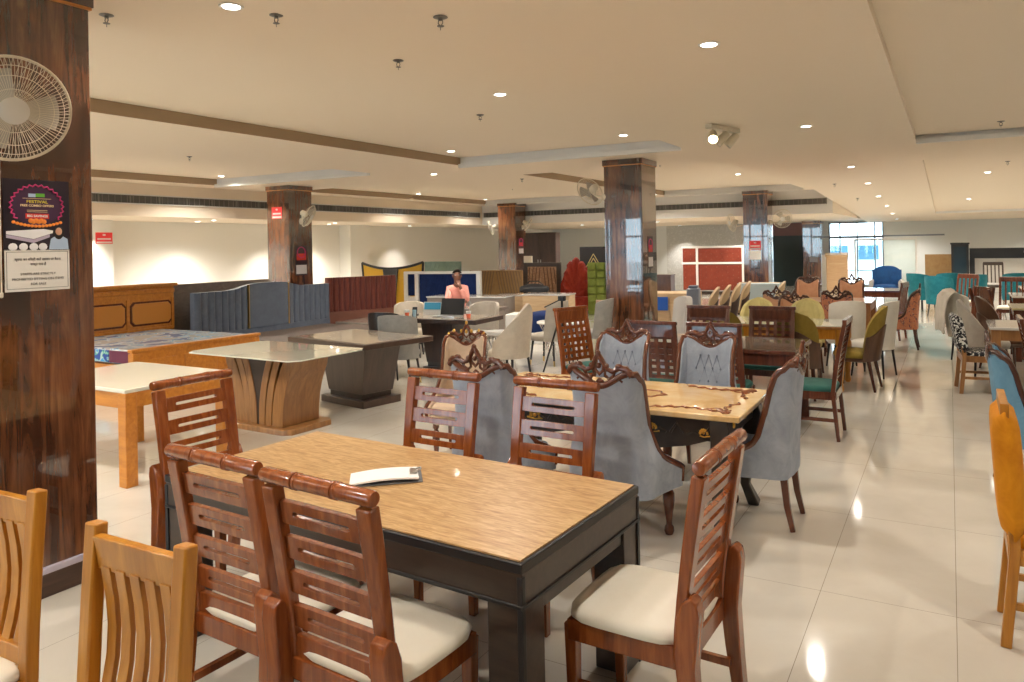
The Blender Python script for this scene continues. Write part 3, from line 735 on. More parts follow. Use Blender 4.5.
# ------------------------------------------------------------------ columns
band = M('orange_inlay_band', (.60, .25, .05), .35)
def column(label, xr, y1, s=.63):
    x0, y0 = xr - s, y1 - s; cx, cy = xr - s / 2, y1 - s / 2
    z = ceil_z(cx, cy)
    t = thing('column', label, 'column', cx, cy)
    MB().box2(-s / 2, s / 2, -s / 2, s / 2, .15, z - .09).build('shaft', lam, t, .004)
    MB().box2(-s / 2 - .02, s / 2 + .02, -s / 2 - .02, s / 2 + .02, z - .09, z - .004).build('cap', lam, t, .004)
    MB().box2(-s / 2 - .012, s / 2 + .012, -s / 2 - .012, s / 2 + .012, z - .105, z - .088).build('inlay_band', band, t)
    MB().box2(-s / 2 - .03, s / 2 + .03, -s / 2 - .03, s / 2 + .03, .002, .12).build('plinth', plinth_m, t, .004)
    MB().box2(-s / 2 - .022, s / 2 + .022, -s / 2 - .022, s / 2 + .022, .12, .15).build('plinth_strip', M('lilac_metal_strip', (.66, .62, .74), .3, .2), t)
    return t
Y1, SY = 2.456, 9.179
column('nearest glossy walnut column carrying a festival poster and a wall fan', -4.14, Y1)
column('glossy walnut column standing in the middle of the hall behind the marble table', -4.14, Y1 + SY)
column('glossy walnut column with red and white notices, left of the dark green shutter', -4.14, Y1 + 2 * SY)
column('far walnut column with bright window reflections next to the shopfront', -4.14, Y1 + 3 * SY)
column('walnut column with a small red sign behind the slate blue headboard', -11.75, Y1 + SY)
column('walnut column behind the tan ridged headboard', -11.75, Y1 + 2 * SY)

# ------------------------------------------------------------------ notices
def sheet_sign(name, label, cat, x, y, z, rz, w, h, mat):
    t = thing(name, label, cat, x, y, rz, z)
    MB().box((0, 0, 0), (w, .004, h)).build('sheet', mat, t)
    return t
VERT = (PI / 2, 0, 0)
# poster on the near column's right face (faces +X): local -Y is the outward side
PXF = -4.14 + .004
t = sheet_sign('festival_poster', 'dark festival sale poster with a pink ring on the nearest column', 'poster', PXF, 2.165, 1.985, PI / 2, .325, .365, M('poster_black', (.018, .012, .02), .35))
pk = M('poster_pink', (.55, .03, .18), .5); og = M('poster_orange', (.85, .26, .03), .5); yl = M('poster_gold', (.72, .60, .05), .5)
cr = M('poster_cream', (.80, .62, .36), .5); rd = M('poster_red', (.65, .03, .02), .5); wt = M('poster_white', (.80, .80, .82), .6); gr = M('poster_green', (.12, .42, .03), .5); lb = M('poster_light_blue', (.40, .52, .70), .5); pl_ = M('poster_plum', (.045, .012, .045), .5)
m = MB(); pts = [((.128 + .006 * (-1) ** k) * math.cos(a), -.0035, .045 + (.108 + .005 * (-1) ** k) * math.sin(a)) for k in range(40) for a in [R(-38 + 256 * k / 39)]]
m.tube(pts, .0045, 5); m.build('pink_ring', pk, t)
MB().prism([(.122 * math.cos(2 * PI * k / 30), .045 + .10 * math.sin(2 * PI * k / 30)) for k in range(30)], 'y', -.0028, -.001).build('ring_ground', pl_, t)
text('FESTIVAL', .021, yl, t, (0, -.0035, .068), VERT, sx=1.25, bold=.0003)
text('FREE COMBO OFFERS', .0155, cr, t, (0, -.0035, .048), VERT, sx=1.1, bold=.0004)
MB().box((0, -.003, -.006), (.115, .001, .026)).build('red_label', rd, t); text('BIG SAVINGS', .016, wt, t, (0, -.0042, -.006), VERT, sx=1.1, bold=.0004)
m = MB(); m.box((.015, -.003, .103), (.045, .001, .018)); m.build('logo_green', gr, t)
MB().box((-.025, -.003, .101), (.035, .001, .018)).build('logo_blue', lb, t)
m = MB()
for z_ in (.085, .024, .016): m.box((0, -.003, z_), (.14 if z_ > .08 else .10, .001, .002))
m.build('thin_rule', cr, t)
m = MB()
for k in range(14):
    u = -1 + 2 * k / 13; m.ball((u * .115, -.003, -.038 - .02 * (1 - u * u)), .010, 8, 5, (1, .15, .8))
for k in range(6): m.ball(((k - 2.5) * .013, -.003, -.030 - .004 * (k % 2)), .013, 8, 5, (1, .15, 1))
m.build('marigold_lamps', og, t)
MB().prism([(-.15, -.085), (.03, -.072), (.10, -.085), (-.02, -.125), (-.15, -.10)], 'y', -.003, -.001).build('mattress_picture', wt, t)
MB().prism([(-.15, -.102), (-.02, -.127), (.06, -.10), (.06, -.115), (-.02, -.145), (-.15, -.118)], 'y', -.0032, -.001).build('mattress_edge', M('poster_lilac', (.45, .38, .50), .6), t)
m = MB(); m.ball((.105, -.003, -.095), .03, 12, 7, (1, .08, 1.25)); m.build('picture_hair', hair_m, t)
MB().ball((.105, -.005, -.085), .017, 12, 7, (1, .1, 1.2)).build('picture_face', M('poster_skin', (.62, .34, .22), .6), t)
MB().prism([(.055, -.18), (.065, -.125), (.09, -.108), (.12, -.108), (.15, -.125), (.155, -.18)], 'y', -.0042, -.001).build('picture_blouse', lb, t)
m = MB()
for k, cx_ in enumerate((-.12, -.07, -.02, .025)): m.ball((cx_, -.003, -.165), .022, 12, 6, (1, .06, .9))
m.build('badges', wt, t)
t = sheet_sign('no_sitting_notice', 'white framed notice in Hindi and English under the festival poster', 'notice', PXF, 2.165, 1.700, PI / 2, .318, .215, M('notice_paper', (.80, .78, .73), .5))
m = MB()
for s_ in (-1, 1): m.box((s_ * .150, -.0025, 0), (.002, .001, .19)); m.box((0, -.0025, s_ * .094), (.30, .001, .002))
m.build('border_line', grey_card, t)
text('कृपया कर बिक्री वाले सामान पर बैठना', .017, ink, t, (0, -.003, .055), VERT, sx=.95)
text('सख्त मना है', .017, ink, t, (0, -.003, .030), VERT)
for i, s_ in enumerate(('STAFFS ARE STRICTLY', 'PROHIBITED SITTING ON ITEMS', 'FOR SALE')): text(s_, .0165, ink, t, (0, -.003, -.020 - .026 * i), VERT, sx=1.08)
tag(MB().tube([(-4.125, 1.985, 2.45), (-4.125, 1.985, 1.62), (-4.125, 1.985, 1.585)], .0035, 6).lathe([(.001, 0), (.008, .005), (.008, .025), (.003, .03)], (-4.125, 1.985, 1.565), 10).build('pull_cord', white_plastic), 'white fan pull cord beside the poster on the nearest column', 'cord')
def red_notice(label, x, y, z, rz, w=.26, h=.30):
    t = sheet_sign('red_notice', label, 'sign', x, y, z, rz, w, h, red_sign)
    m = MB(); m.box((0, -.003, -.11 * h / .3), (w * .9, .001, .045 * h / .3)); m.box((0, -.003, -.02 * h / .3), (w * .8, .001, .04 * h / .3)); m.ball((0, -.003, .085 * h / .3), .035 * h / .3, 10, 6, (1.3, .05, .7))
    m.build('white_print', M('notice_white', (.75, .6, .58), .5), t)
    return t
cy_ = Y1 + SY - .63
red_notice('small red sign high on the walnut column by the slate headboard', -12.09, cy_ - .004, 2.54, 0, .29, .24)
red_notice('red and white sign on the left wall above the teak headboard', XL + .424, 9.36, 2.09, PI / 2, .36, .24)
red_notice('red notice above a white sheet on the column left of the green shutter', -4.47, cy_ + SY - .004, 1.66, 0, .30, .24)
sheet_sign('paper_notice', 'white paper sheet under the red notice on the far column', 'notice', -4.47, cy_ + SY - .004, 1.40, 0, .30, .24, paper)
sheet_sign('grey_notice', 'grey notice on the mirrored pillar next to the shopfront', 'notice', -4.40, cy_ + 2 * SY - .004, 1.05, 0, .28, .2, M('grey_notice_sheet', (.30, .30, .32), .5))
def small_poster(label, x, y, z, rz, w=.22, h=.5):
    t = sheet_sign('festival_poster', label, 'poster', x, y, z, rz, w, h, M('poster_dark', (.03, .012, .02), .4))
    MB().box((0, -.003, .06 * h / .5), (w * .8, .001, h * .22)).build('red_print', rd, t)
    MB().box((0, -.003, -.15 * h / .5), (w * .9, .001, h * .3)).build('white_print', wt, t)
    MB().tube([(w * .34 * math.cos(2 * PI * k / 16), -.003, h * .27 + w * .34 * math.sin(2 * PI * k / 16)) for k in range(16)], w * .04, 5, True).build('pink_ring', pk, t)
small_poster('dark festival poster on the right face of the middle column', -4.14 + .004, Y1 + SY - .30, 1.63, PI / 2)
small_poster('dark festival poster on the column by the slate headboard', -11.75 + .004, Y1 + SY - .32, 1.55, PI / 2, .32, .62)
small_poster('festival poster with white sheet on the column behind the tan headboard', -11.75 + .004, Y1 + 2 * SY - .32, 1.75, PI / 2, .32, .5)

# ------------------------------------------------------------------ ceiling lights, sprinklers, spots, fans
P_ = DL
spots_xy = [(-3.69, 3.04), (-3.73, 6.16), (-6.58, 9.4), (-3.79, 9.42), (-3.97, 16.42), (-7.0, 19.6), (-12.6, 16.42), (-12.6, 19.8), (-12.29, 9.82), (-1.35, 4.87), (-1.4, 8.99), (-8.14, 11.07),
            (-1.5, 14.4), (-1.47, 17.2), (-1.5, 20.2), (-1.52, 23.2), (-1.55, 26.2), (-1.6, 29.0), (.66, 17.0), (.45, 22.8), (2.6, 24.5), (3.2, 28.6), (-5.2, 13.2), (-9.2, 18.5),
            (-1.5, 1.2), (-3.0, .2), (-5.9, 2.2), (-8.2, 2.4), (-5.9, -.6), (-11.4, 4.6), (-12.2, 3.4), (1.9, 6.4), (2.9, 9.6), (3.9, 12.5), (4.6, 17.0), (1.4, 2.6), (5.2, 21.5)]  # all out of frame; right-hand ones added so that side is not dark
for (x_, y_) in spots_xy: downlight(x_, y_, ceil_z(x_, y_) - .0015, P_ * (.8 if -13 < x_ < -12.5 else 2.3 if (x_ < -5 or y_ > 15) else 1.1))
for (x_, y_) in [(-15.1, 6.3), (-15.1, 8.9), (-15.1, 11.4), (-15.1, 13.8), (-15.1, 15.6), (-15.1, 19.2), (-12.6, 29.8), (-9.6, 29.8), (-7.0, 29.8), (-14.3, 8.2), (-14.3, 11.2), (-14.3, 15.0), (-5.4, 24.5), (-8.5, 24.0), (-11.5, 24.5)]: downlight(x_, y_, 2.4685, P_ * (1.25 if x_ < -15 else 2.4), 96 if (x_ < -15 or y_ > 29) else 150)
def sprinkler(x, y, z, first=[None]):
    if first[0] is None:
        t = thing('fire_sprinkler', 'small pendant fire sprinkler hanging from the cream ceiling', 'sprinkler', x, y, 0, z, 'ceiling fire sprinklers')
        MB().lathe([(.040, 0), (.042, -.004), (.030, -.009), (.012, -.011), (.012, -.02)][::-1], (0, 0, 0), 16).build('escutcheon', dark_steel, t)
        m = MB(); m.tube([(-.012, 0, -.018), (-.016, 0, -.035), (-.004, 0, -.05)], .003, 6); m.tube([(.012, 0, -.018), (.016, 0, -.035), (.004, 0, -.05)], .003, 6); m.lathe([(.001, -.056), (.02, -.054), (.02, -.051), (.001, -.05)], (0, 0, 0), 14); m.tube([(0, 0, -.05), (0, 0, -.075)], .002, 5)
        m.build('head', dark_steel, t); first[0] = t
    else: dup(first[0], x, y, None, None, None, z)
for (x_, y_) in [(-2.47, 3.45), (-3.6, 3.3), (-4.45, 2.75), (-3.7, 4.6), (-4.5, 7.0), (-9.1, 8.4), (-10.1, 7.5), (-4.6, 13.2), (-7.4, 13.0), (.55, 10.5), (.9, 15.5), (-2.1, 17.0), (-2.0, 20.5), (-9.5, 16.2)]: sprinkler(x_, y_, ceil_z(x_, y_) - .001)
# spot cluster
t = thing('spotlight_cluster', 'cream ceiling bar with adjustable spotlights, one of them lit', 'spotlight', -2.2, 8.45, R(75), ceil_z(-2.2, 8.45) - .001)
MB().box((0, 0, -.025), (.62, .09, .05)).build('ceiling_bar', white_plastic, t, .008)
for i, xx in enumerate((-.22, 0, .22)):
    d = Vector((-.35, .5, -.6)).normalized() if i else Vector((-.67, -.39, -.52)).normalized()
    p = Vector((xx, 0, -.12)); q = d.to_track_quat('Z', 'Y').to_matrix().to_4x4()
    k = MB().lathe([(.03, -.07), (.04, -.06), (.055, .07), (.058, .10), (.05, .10), (.045, .075), (.001, .07)], (0, 0, 0), 18).move(Matrix.Translation(p) @ q).build('spot_head', white_plastic, t)
    MB().tube([(xx, 0, -.05), (xx, 0, -.12)], .012, 8).build('swivel', white_plastic, t)
    MB().lathe([(.001, .0), (.045, .0), (.045, .01), (.001, .01)], (0, 0, .078), 16).move(Matrix.Translation(p) @ q).build('lamp_face', M('lit_spot', (1, 1, 1), .4, emit=(1, .78, .42), es=25) if i == 0 else steel, k)
wall_fan('large cream wall fan on the nearest column beside the poster', -3.80, 1.885, 2.46, R(72), R(16), None, (-4.135, 1.88, 2.30))
cB = Y1 + SY - .315
wall_fan('wall fan tilted down on the left side of the middle column', -5.02, cB - .30, 2.62, R(-118), R(25), None, (-4.775, cB - .28, 2.52))
wall_fan('wall fan on the right side of the column by the slate headboard', -11.42, cB - .1, 2.46, R(118), R(28), None, (-11.745, cB, 2.36))
wall_fan('wall fan on the left side of the column behind the tan headboard', -12.72, cB + SY - .2, 2.36, R(-60), R(15), None, (-12.385, cB + SY, 2.3))
wall_fan('wall fan on the right side of the column behind the tan headboard', -11.42, cB + SY - .1, 2.44, R(118), R(28), None, (-11.745, cB + SY + .1, 2.34))
wall_fan('wall fan on the left side of the column with red notices', -5.12, cB + SY - .1, 2.28, R(-50), R(10), None, (-4.775, cB + SY, 2.22))
wall_fan('wall fan on the right side of the column with red notices', -3.78, cB + SY - .25, 2.34, R(20), R(10), None, (-4.135, cB + SY, 2.26))
# ------------------------------------------------------------------ foreground: main table, six slat chairs
t = thing('dining_table', 'large dining table with tan stone top and black frame holding the clipboard', 'table', -2.19, 2.62, R(-3.2))
TL, TD = 1.98, .92
MB().box((0, 0, .7475), (TL - .03, TD - .03, .007)).build('stone_top', tan_top, t, .001)
edge_black = M('black_table_edging', (.006, .006, .007), .4)
m = MB(); m.box((0, 0, .7275), (TL, TD, .035)); m.build('top_rim', edge_black, t, .004)
m = MB()
for s in (-1, 1):
    m.box((0, s * (TD / 2 - .018), .655), (TL - .01, .03, .115)); m.box((s * (TL / 2 - .018), 0, .655), (.03, TD - .01, .115))
m.build('apron', black_wood, t, .003)
m = MB()
for s in (-1, 1):
    m.box((0, s * (TD / 2 - .014), .602), (TL + .002, .034, .014)); m.box((s * (TL / 2 - .014), 0, .602), (.034, TD + .002, .014))
    for s2 in (-1, 1): m.box((s * (TL / 2 - .01), s2 * (TD / 2 - .01), .35), (.022, .022, .70))
m.build('apron_moulding', edge_black, t, .003)
for sx in (-1, 1):
    for sy in (-1, 1):
        MB().box((sx * (TL / 2 - .076), sy * (TD / 2 - .076), .30), (.14, .14, .60)).build('leg', black_wood, t, .005)
    MB().box((sx * (TL / 2 - .03), 0, .572), (.03, TD - .28, .06)).build('end_panel', black_wood, t, .003)
g = 'slat back chairs at the tan stone table'
slat_chair('reddish slat chair with cream seat, front right one at the near side of tan table', -1.70, 1.99, R(-4), g)
slat_chair('reddish wooden slat chair on near side of tan table beside the golden teak chair', -2.265, 2.05, R(-3), g)
slat_chair('reddish slat chair pulled out at the right end of the tan table, seat side on', -1.00, 2.63, R(88), g)
slat_chair('reddish slat chair across the tan table nearer the dark pedestal table', -2.55, 3.22, R(178), g)
slat_chair('reddish slat chair across the tan table in front of the largest blue-grey chair', -1.83, 3.22, R(178), g)
slat_chair('reddish slat chair at the left end of the tan table near the cream-topped teak table', -3.50, 2.80, R(-92), g)
# clipboard pad with sheets
t = thing('clipboard', 'white paper pad on a clipboard lying on the tan table', 'clipboard', -2.2, 2.60, R(40), .7512)
t.scale = (.86, .72, .9)
MB().box((0, 0, .004), (.36, .235, .004)).build('board', grey_card, t, .001)
A = []; B = []
for i in range(9):
    x_ = -.185 + .345 * i / 8; z_ = .012 + .012 * math.sin(i / 8 * PI) + .01 * (i / 8) ** 2
    A.append([(x_, -.115 + .23 * j / 4, z_ + .004) for j in range(5)]); B.append([(x_, -.115 + .23 * j / 4, z_ - .004) for j in range(5)])
MB().sheet(A, B).build('paper_pad', paper, t)
m = MB(); m.box((.135, 0, .034), (.035, .09, .006)); m.tube([(.15, -.03, .036), (.175, -.02, .045), (.175, .02, .045), (.15, .03, .036)], .004, 6); m.build('metal_clip', steel, t, .002)
# golden teak chairs in the left foreground
g = 'golden teak slatted chairs'
frame_chair('slatted_teak_chair', 'golden teak slatted chair at the bottom left, whole top rail in view', -1.93, 1.02, R(181), g, teak, cream, 'mission', h=1.0, w=.19, lean=.04)
frame_chair('slatted_teak_chair', 'golden teak slatted chair cut off by the left edge of the photo', -2.765, 1.09, R(183), g, teak, cream, 'mission', h=1.0, w=.19, lean=.04)

# ------------------------------------------------------------------ marble-topped carved table with blue-grey carved chairs
def marble_mat():
    m = M('onyx_cream_marble', (.78, .60, .36), .10, coat=.5); v = coords(m)
    n = nd(m, 'ShaderNodeTexNoise', Scale=2.4, Detail=8.0, Roughness=.62, Distortion=1.6); lk(m, v, n.inputs['Vector'])
    r = ramp(m, [(.30, (.60, .36, .14)), (.48, (.72, .48, .22)), (.62, (.78, .59, .33)), (.72, (.66, .41, .18))]); lk(m, n.outputs['Fac'], r.inputs['Fac']); lk(m, r.outputs['Color'], bsdf(m).inputs['Base Color'])
    return m
t = thing('marble_table', 'carved dark table with cream marble top and brown scroll inlay', 'table', -2.03, 4.785)
t.scale = (1, .94, 1)
MB().box((0, 0, .752), (1.92, .96, .035)).build('marble_top', marble_mat(), t, .008)
inl = M('brown_inlay', (.22, .07, .03), .2, coat=.4)
for sx in (-1, 1):
    for sy in (-1, 1):
        m = MB(); zi = .7695
        m.tube([(sx * (.88 - .48 * k / 20), sy * (.40 - .07 * math.sin(k / 20 * PI) + .018 * math.sin(k * 1.9)), zi) for k in range(21)], [.004 + .009 * abs(math.sin(k * .95)) for k in range(21)], 6)
        m.tube([(sx * (.88 - .05 * math.sin(k / 12 * PI) + .012 * math.sin(k * 1.9)), sy * (.40 - .32 * k / 12), zi) for k in range(13)], [.004 + .008 * abs(math.sin(k * .95)) for k in range(13)], 6)
        m.tube([(sx * (.80 + .075 * (1 - k / 18) * math.cos(k * .5)), sy * (.31 + .06 * (1 - k / 18) * math.sin(k * .5)), zi) for k in range(18)], .006, 5)
        m.tube([(sx * .875, sy * .37, zi), (sx * .84, sy * .35, zi), (sx * .80, sy * .31, zi)], .008, 5)
        m.build('scroll_inlay', inl, t)
MB().tube([(.36 * math.cos(2 * PI * k / 40) * (1 + .05 * math.cos(k * 1.57)), .16 * math.sin(2 * PI * k / 40) * (1 + .1 * math.cos(k * 1.57)), .7695) for k in range(40)], .008, 5, True).build('oval_inlay', inl, t)
a = MB(); dkc = grain('carved_dark_apron', (.022, .016, .012), (.045, .032, .024), (10, 10, 10), .35, .3)
for s in (-1, 1):
    a.box((0, s * .40, .665), (1.66, .04, .13)); a.box((s * .84, 0, .665), (.04, .76, .13))
    for k in range(2):
        x_ = (-.42, .42)[k]; a.prism([(x_ - .34, .60), (x_ + .34, .60), (x_ + .22, .56), (x_, .52), (x_ - .22, .56)], 'y', s * .40 - .018, s * .40 + .018)
    for k in range(16): a.tube([(-.78 + 1.56 * k / 15 - .04, s * .422, .63), (-.78 + 1.56 * k / 15, s * .424, .69 if k % 2 else .65), (-.78 + 1.56 * k / 15 + .04, s * .422, .63)], .011, 5)
a.build('carved_apron', dkc, t, ang=50)
for sx in (-1, 1):
    for sy in (-1, 1):
        MB().sweep([(sx * .83, sy * .40, .735), (sx * .85, sy * .42, .62), (sx * .82, sy * .39, .40), (sx * .80, sy * .37, .15), (sx * .84, sy * .41, .03), (sx * .85, sy * .42, .0)], .10, .10, (1, 0, 0), ws=[1.1, 1.2, .8, .6, .7, .75]).build('leg', dkc, t, .01)
for x_, sc in ((.02, 1.0), (.42, .7), (-.40, .9), (-.75, .6), (.74, .6)):
    fl = MB()
    for k in range(7):
        a_ = PI * k / 6; fl.ball((x_ + .036 * sc * math.cos(a_), -.428, .655 + .036 * sc * math.sin(a_) - .01), .015 * sc, 7, 5, (1, .5, 1))
    fl.ball((x_, -.432, .65), .016 * sc, 8, 5); fl.tube([(x_ - .065 * sc, -.426, .632), (x_, -.428, .625), (x_ + .065 * sc, -.426, .632)], .007 * sc, 5); fl.build('gilded_flower', gold, t, ang=60)
for y_ in (-.2, .1, .3): MB().ball((.865, y_, .66), .02, 7, 5, (.5, 1, 1)).build('gilded_bud', gold, t, ang=60)
g = 'blue-grey carved chairs round the marble table'
carved_chair('largest blue-grey carved chair, its back to the camera behind the tan table', -1.74, 4.24, R(-4), g, grey_velvet, h=1.04)
carved_chair('blue-grey carved chair seen from behind between two slat chairs', -2.57, 4.20, R(-2), g, grey_velvet, h=1.04)
carved_chair('blue-grey carved chair at the right end of the marble table, side on', -1.12, 4.95, R(90), g, grey_velvet, h=1.02)
carved_chair('blue-grey tufted carved chair facing us at the left of the marble table far side', -2.38, 5.62, R(180), g, grey_velvet, h=1.01, tuft=True)
carved_chair('blue-grey tufted carved chair facing us at the right of the marble table far side', -1.68, 5.64, R(180), g, grey_velvet, h=1.01, tuft=True)
carved_chair('blush carved chair with gilded crest left of the marble table', -3.62, 5.25, R(203), None, blush, h=.98, sx_=.74, gold_tips=True)

# ------------------------------------------------------------------ dark glass-topped table with lattice chairs
dglass = M('dark_glass_top', (.16, .125, .085), .05, coat=.6)
leg_table('dark_glass_table', 'long dark wooden table with tinted glass top behind the carved chairs', -2.17, 7.62, 1.85, .92, .76, dark_red, dark_red, .09, .11, .035, glass_top=dglass)
g = 'lattice back chairs at the dark glass table'
frame_chair('lattice_chair', 'dark lattice chair with teal seat beside the left tufted carved chair', -2.45, 6.98, R(0), g, dark_red, teal_seat, 'lattice')
frame_chair('lattice_chair', 'dark lattice chair with teal seat directly behind the right tufted carved chair', -1.86, 7.00, R(0), g, dark_red, teal_seat, 'lattice')
frame_chair('lattice_chair', 'dark lattice chair across the glass table in front of the ochre round chair', -2.42, 8.20, R(180), g, dark_red, teal_seat, 'lattice')
frame_chair('lattice_chair', 'dark lattice chair across the glass table in front of the pale olive round chair', -1.73, 8.28, R(180), g, dark_red, teal_seat, 'lattice')
frame_chair('lattice_chair', 'reddish lattice chair at the left end of the dark glass table', -3.42, 7.45, R(-110), g, red_wood, teal_seat, 'lattice', h=1.08)
frame_chair('ladder_chair', 'dark ladder-back chair with green seat at the right end of the glass table', -1.12, 7.31, R(90), None, dark_red, teal_seat, 'ladder', h=1.06)

# ------------------------------------------------------------------ round-back chairs at the floral-edged teak table
leg_table('teak_glass_table', 'golden teak table with glass top and turned legs among the olive chairs', -1.85, 9.78, 1.55, .86, .76, honey, teak, .09, .12, .03, turned=True, glass_top=M('floral_glass_top', (.48, .50, .44), .05, coat=.6))
g = 'olive round-back chairs'
round_chair('ochre round-back chair seen from behind above the lattice chairs', -2.38, 9.10, R(3), g, ochre, ochre, brown_side)
round_chair('olive round-back chair with brown shell seen from behind beside the teak table', -1.52, 8.98, R(0), g, ochre, ochre, brown_side)
round_chair('pale olive round-back chair facing us on the left of the teak glass table', -2.34, 10.42, R(180), g, olive_lt, olive_lt, brown_side)
round_chair('pale olive round-back chair facing us on the right of the teak glass table', -1.70, 10.42, R(180), g, olive_lt, olive_lt, brown_side)
round_chair('olive round-back chair with tall brown shell facing left by the aisle', -1.0, 9.75, R(84), g, ochre, ochre, brown_side)
g = 'white slipcovered chairs'
shell_chair('white slipcovered chair nearest the aisle beside the olive round chair', -.88, 10.72, R(72), g, white_cloth, h=.98, wrap=62)
shell_chair('white slipcovered chair half hidden behind the olive round chair', -1.28, 11.15, R(20), g, white_cloth, h=.95, wrap=62)

# ------------------------------------------------------------------ pink floral set
leg_table('brown_table', 'brown wooden table among the pink floral chairs', -1.95, 13.6, 1.7, 1.1, .76, honey, honey, .08, .12, .03)
g = 'pink floral carved chairs'
carved_chair('pink floral carved chair with dark crest seen from behind, nearest the teak table', -1.52, 12.45, R(2), g, floral, carved_dk, h=.95, seat=floral)
carved_chair('peach carved chair with dark crest left of the pink floral one', -2.36, 12.35, R(0), g, peach, carved_dk, h=.95)
carved_chair('peach carved chair facing us left of the far pillar reflections', -2.42, 15.2, R(180), g, peach, carved_dk, h=1.0)
carved_chair('peach carved chair facing us in front of the cardboard box', -1.62, 15.0, R(180), g, peach, carved_dk, h=1.0)
carved_chair('brown-crested carved chair behind the first pale olive chair', -2.02, 11.5, R(185), g, peach, carved_dk, h=.90)
carved_chair('pink floral carved chair facing left beside the open aisle', -.72, 13.55, R(90), g, floral, carved_dk, h=.92, seat=floral)
leg_table('plum_table', 'dark plum polished table in front of the blue sofa', -1.3, 16.6, 1.1, .9, .76, M('plum_lacquer', (.10, .06, .09), .12, coat=.5), dark_red, .07, .1, .03)
frame_chair('spindle_chair', 'dark chair with plum seat beside the pink floral aisle chair', -.98, 14.75, R(80), None, dark_red, plum, 'spindle', h=1.0)

# ------------------------------------------------------------------ turquoise tubs, sofa, cabinets at the far right
g = 'turquoise tall tub chairs'
for lab, x_, y_, r_ in (('turquoise tufted tub chair standing nearest, its back towards the aisle', -.20, 19.3, -25), ('turquoise tub chair at the left end of the turquoise group', -.62, 20.6, -40), ('turquoise tub chair behind the nearest turquoise one', -.02, 21.0, 10),
                        ('turquoise tub chair at the right end of the main turquoise group', .42, 20.2, 25), ('single turquoise tub chair further right in front of the black arch unit', 1.35, 21.0, 10)):
    shell_chair(lab, x_, y_, R(r_), g, tub_teal, h=.92, wrap=82, thick=.09, seat_z=.47, low=.28, rad=.27)
t = thing('blue_sofa', 'royal blue sofa with arched back in front of the glass partition', 'sofa', -1.62, 23.9, R(178))
t.scale = (.62, .75, 1.0)
A = []; B = []
for i in range(6):
    A.append([]); B.append([])
    for j in range(17):
        u = -1 + j / 8; z_ = lerp(.25, .98 - .16 * abs(u) ** 3 + .05 * (abs(u) > .93), i / 5)
        A[-1].append((u * .62, -.34 - .06 * i / 5, z_)); B[-1].append((u * .62, -.20 - .06 * i / 5, z_))
MB().sheet(A, B).build('arched_back', royal, t, ang=60)
MB().cushion(0, .05, .26, .44, 1.1, .68, 24, 6, .2).build('seat_cushion', royal, t)
for s in (-1, 1): MB().tube([(s * .62, -.28, .52), (s * .62, .30, .50)], .085, 12).box((s * .62, .02, .32), (.13, .62, .40)).build('arm', grey_cl, t)
for s in (-1, 1):
    for y_ in (-.25, .28): MB().tube([(s * .55, y_, 0), (s * .52, y_, .26)], [.018, .03], 8).build('leg', carved_dk, t)
t = thing('cardboard_box', 'tall brown cardboard box standing inside the far shopfront', 'box', -3.38, 27.6, R(8))
MB().box((0, 0, .62), (.68, .55, 1.24)).build('carton', box_card, t, .01); m = MB(); m.box((0, -.05, 1.25), (.74, .5, .06), rx=.15); m.box((0, -.285, .95), (.5, .004, .04)); m.build('flaps', ply, t)
t = thing('white_board', 'white panel leaning beside the cardboard box at the shopfront', 'panel', -3.85, 28.2, R(10))
MB().box((0, 0, .62), (.22, .05, 1.24), rx=.08).build('board', white_paint, t, .004); MB().box((0, -.05, .05), (.24, .14, .1)).build('foot', white_paint, t)
t = thing('brown_board', 'plain brown board standing against the far wall behind turquoise chairs', 'board', -.30, 29.3)
t.scale.x = .82
MB().box((0, 0, .60), (1.12, .05, 1.2), rx=-.02).build('panel', tan_leather, t, .005); MB().box((0, .1, .1), (1.0, .2, .2)).build('foot', espresso, t)
t = thing('display_cabinet', 'tall dark glazed display cabinet by the black arch unit', 'cabinet', .28, 28.2)
t.scale = (.72, 1, .9)
bw2 = M('black_blue_lacquer', (.008, .011, .017), .5)
m = MB(); m.box((-.32, 0, .86), (.05, .4, 1.72)); m.box((.32, 0, .86), (.05, .4, 1.72)); m.box((0, .18, .86), (.62, .03, 1.7)); m.box((0, 0, .06), (.64, .4, .12)); m.box((0, 0, .85), (.6, .36, .03)); m.build('carcass', bw2, t, .005)
MB().box((0, 0, 1.74), (.76, .46, .06)).build('cornice', bw2, t, .01)
m = MB()
for s in (-1, 1): m.box((s * .27, -.20, .95), (.05, .03, 1.5))
m.box((0, -.20, 1.66), (.58, .03, .07)); m.box((0, -.20, .2), (.58, .03, .1)); m.build('door_frame', bw2, t)
MB().box((0, -.195, .95), (.5, .008, 1.4)).build('door_glass', M('smoked_blue_glass', (.03, .05, .07), .08), t)
t = thing('arch_wall_unit', 'wide black wall unit with pale opening at the far right wall', 'wall unit', 1.9, 28.3)
t.scale.z = .9
m = MB(); m.box((0, 0, 1.38), (2.7, .4, .36)); m.box((-1.28, 0, .62), (.14, .4, 1.24)); m.prism([(.95, 0), (1.35, 0), (1.35, 1.22), (.72, 1.22), (.84, 1.0), (.90, .6)], 'y', -.2, .2); m.build('frame', bw2, t, .006)
MB().box((-.2, .12, .6), (2.0, .03, 1.2)).build('back_panel', white_paint, t); MB().box((.2, -.21, 1.42), (.16, .01, .08)).build('label_plate', paper, t)
frame_chair('arch_back_chair', 'small black open-back chair in front of the pale unit opening', 1.05, 24.6, R(180), None, black_wood, grey_cl, 'spindle', h=1.05, w=.23)
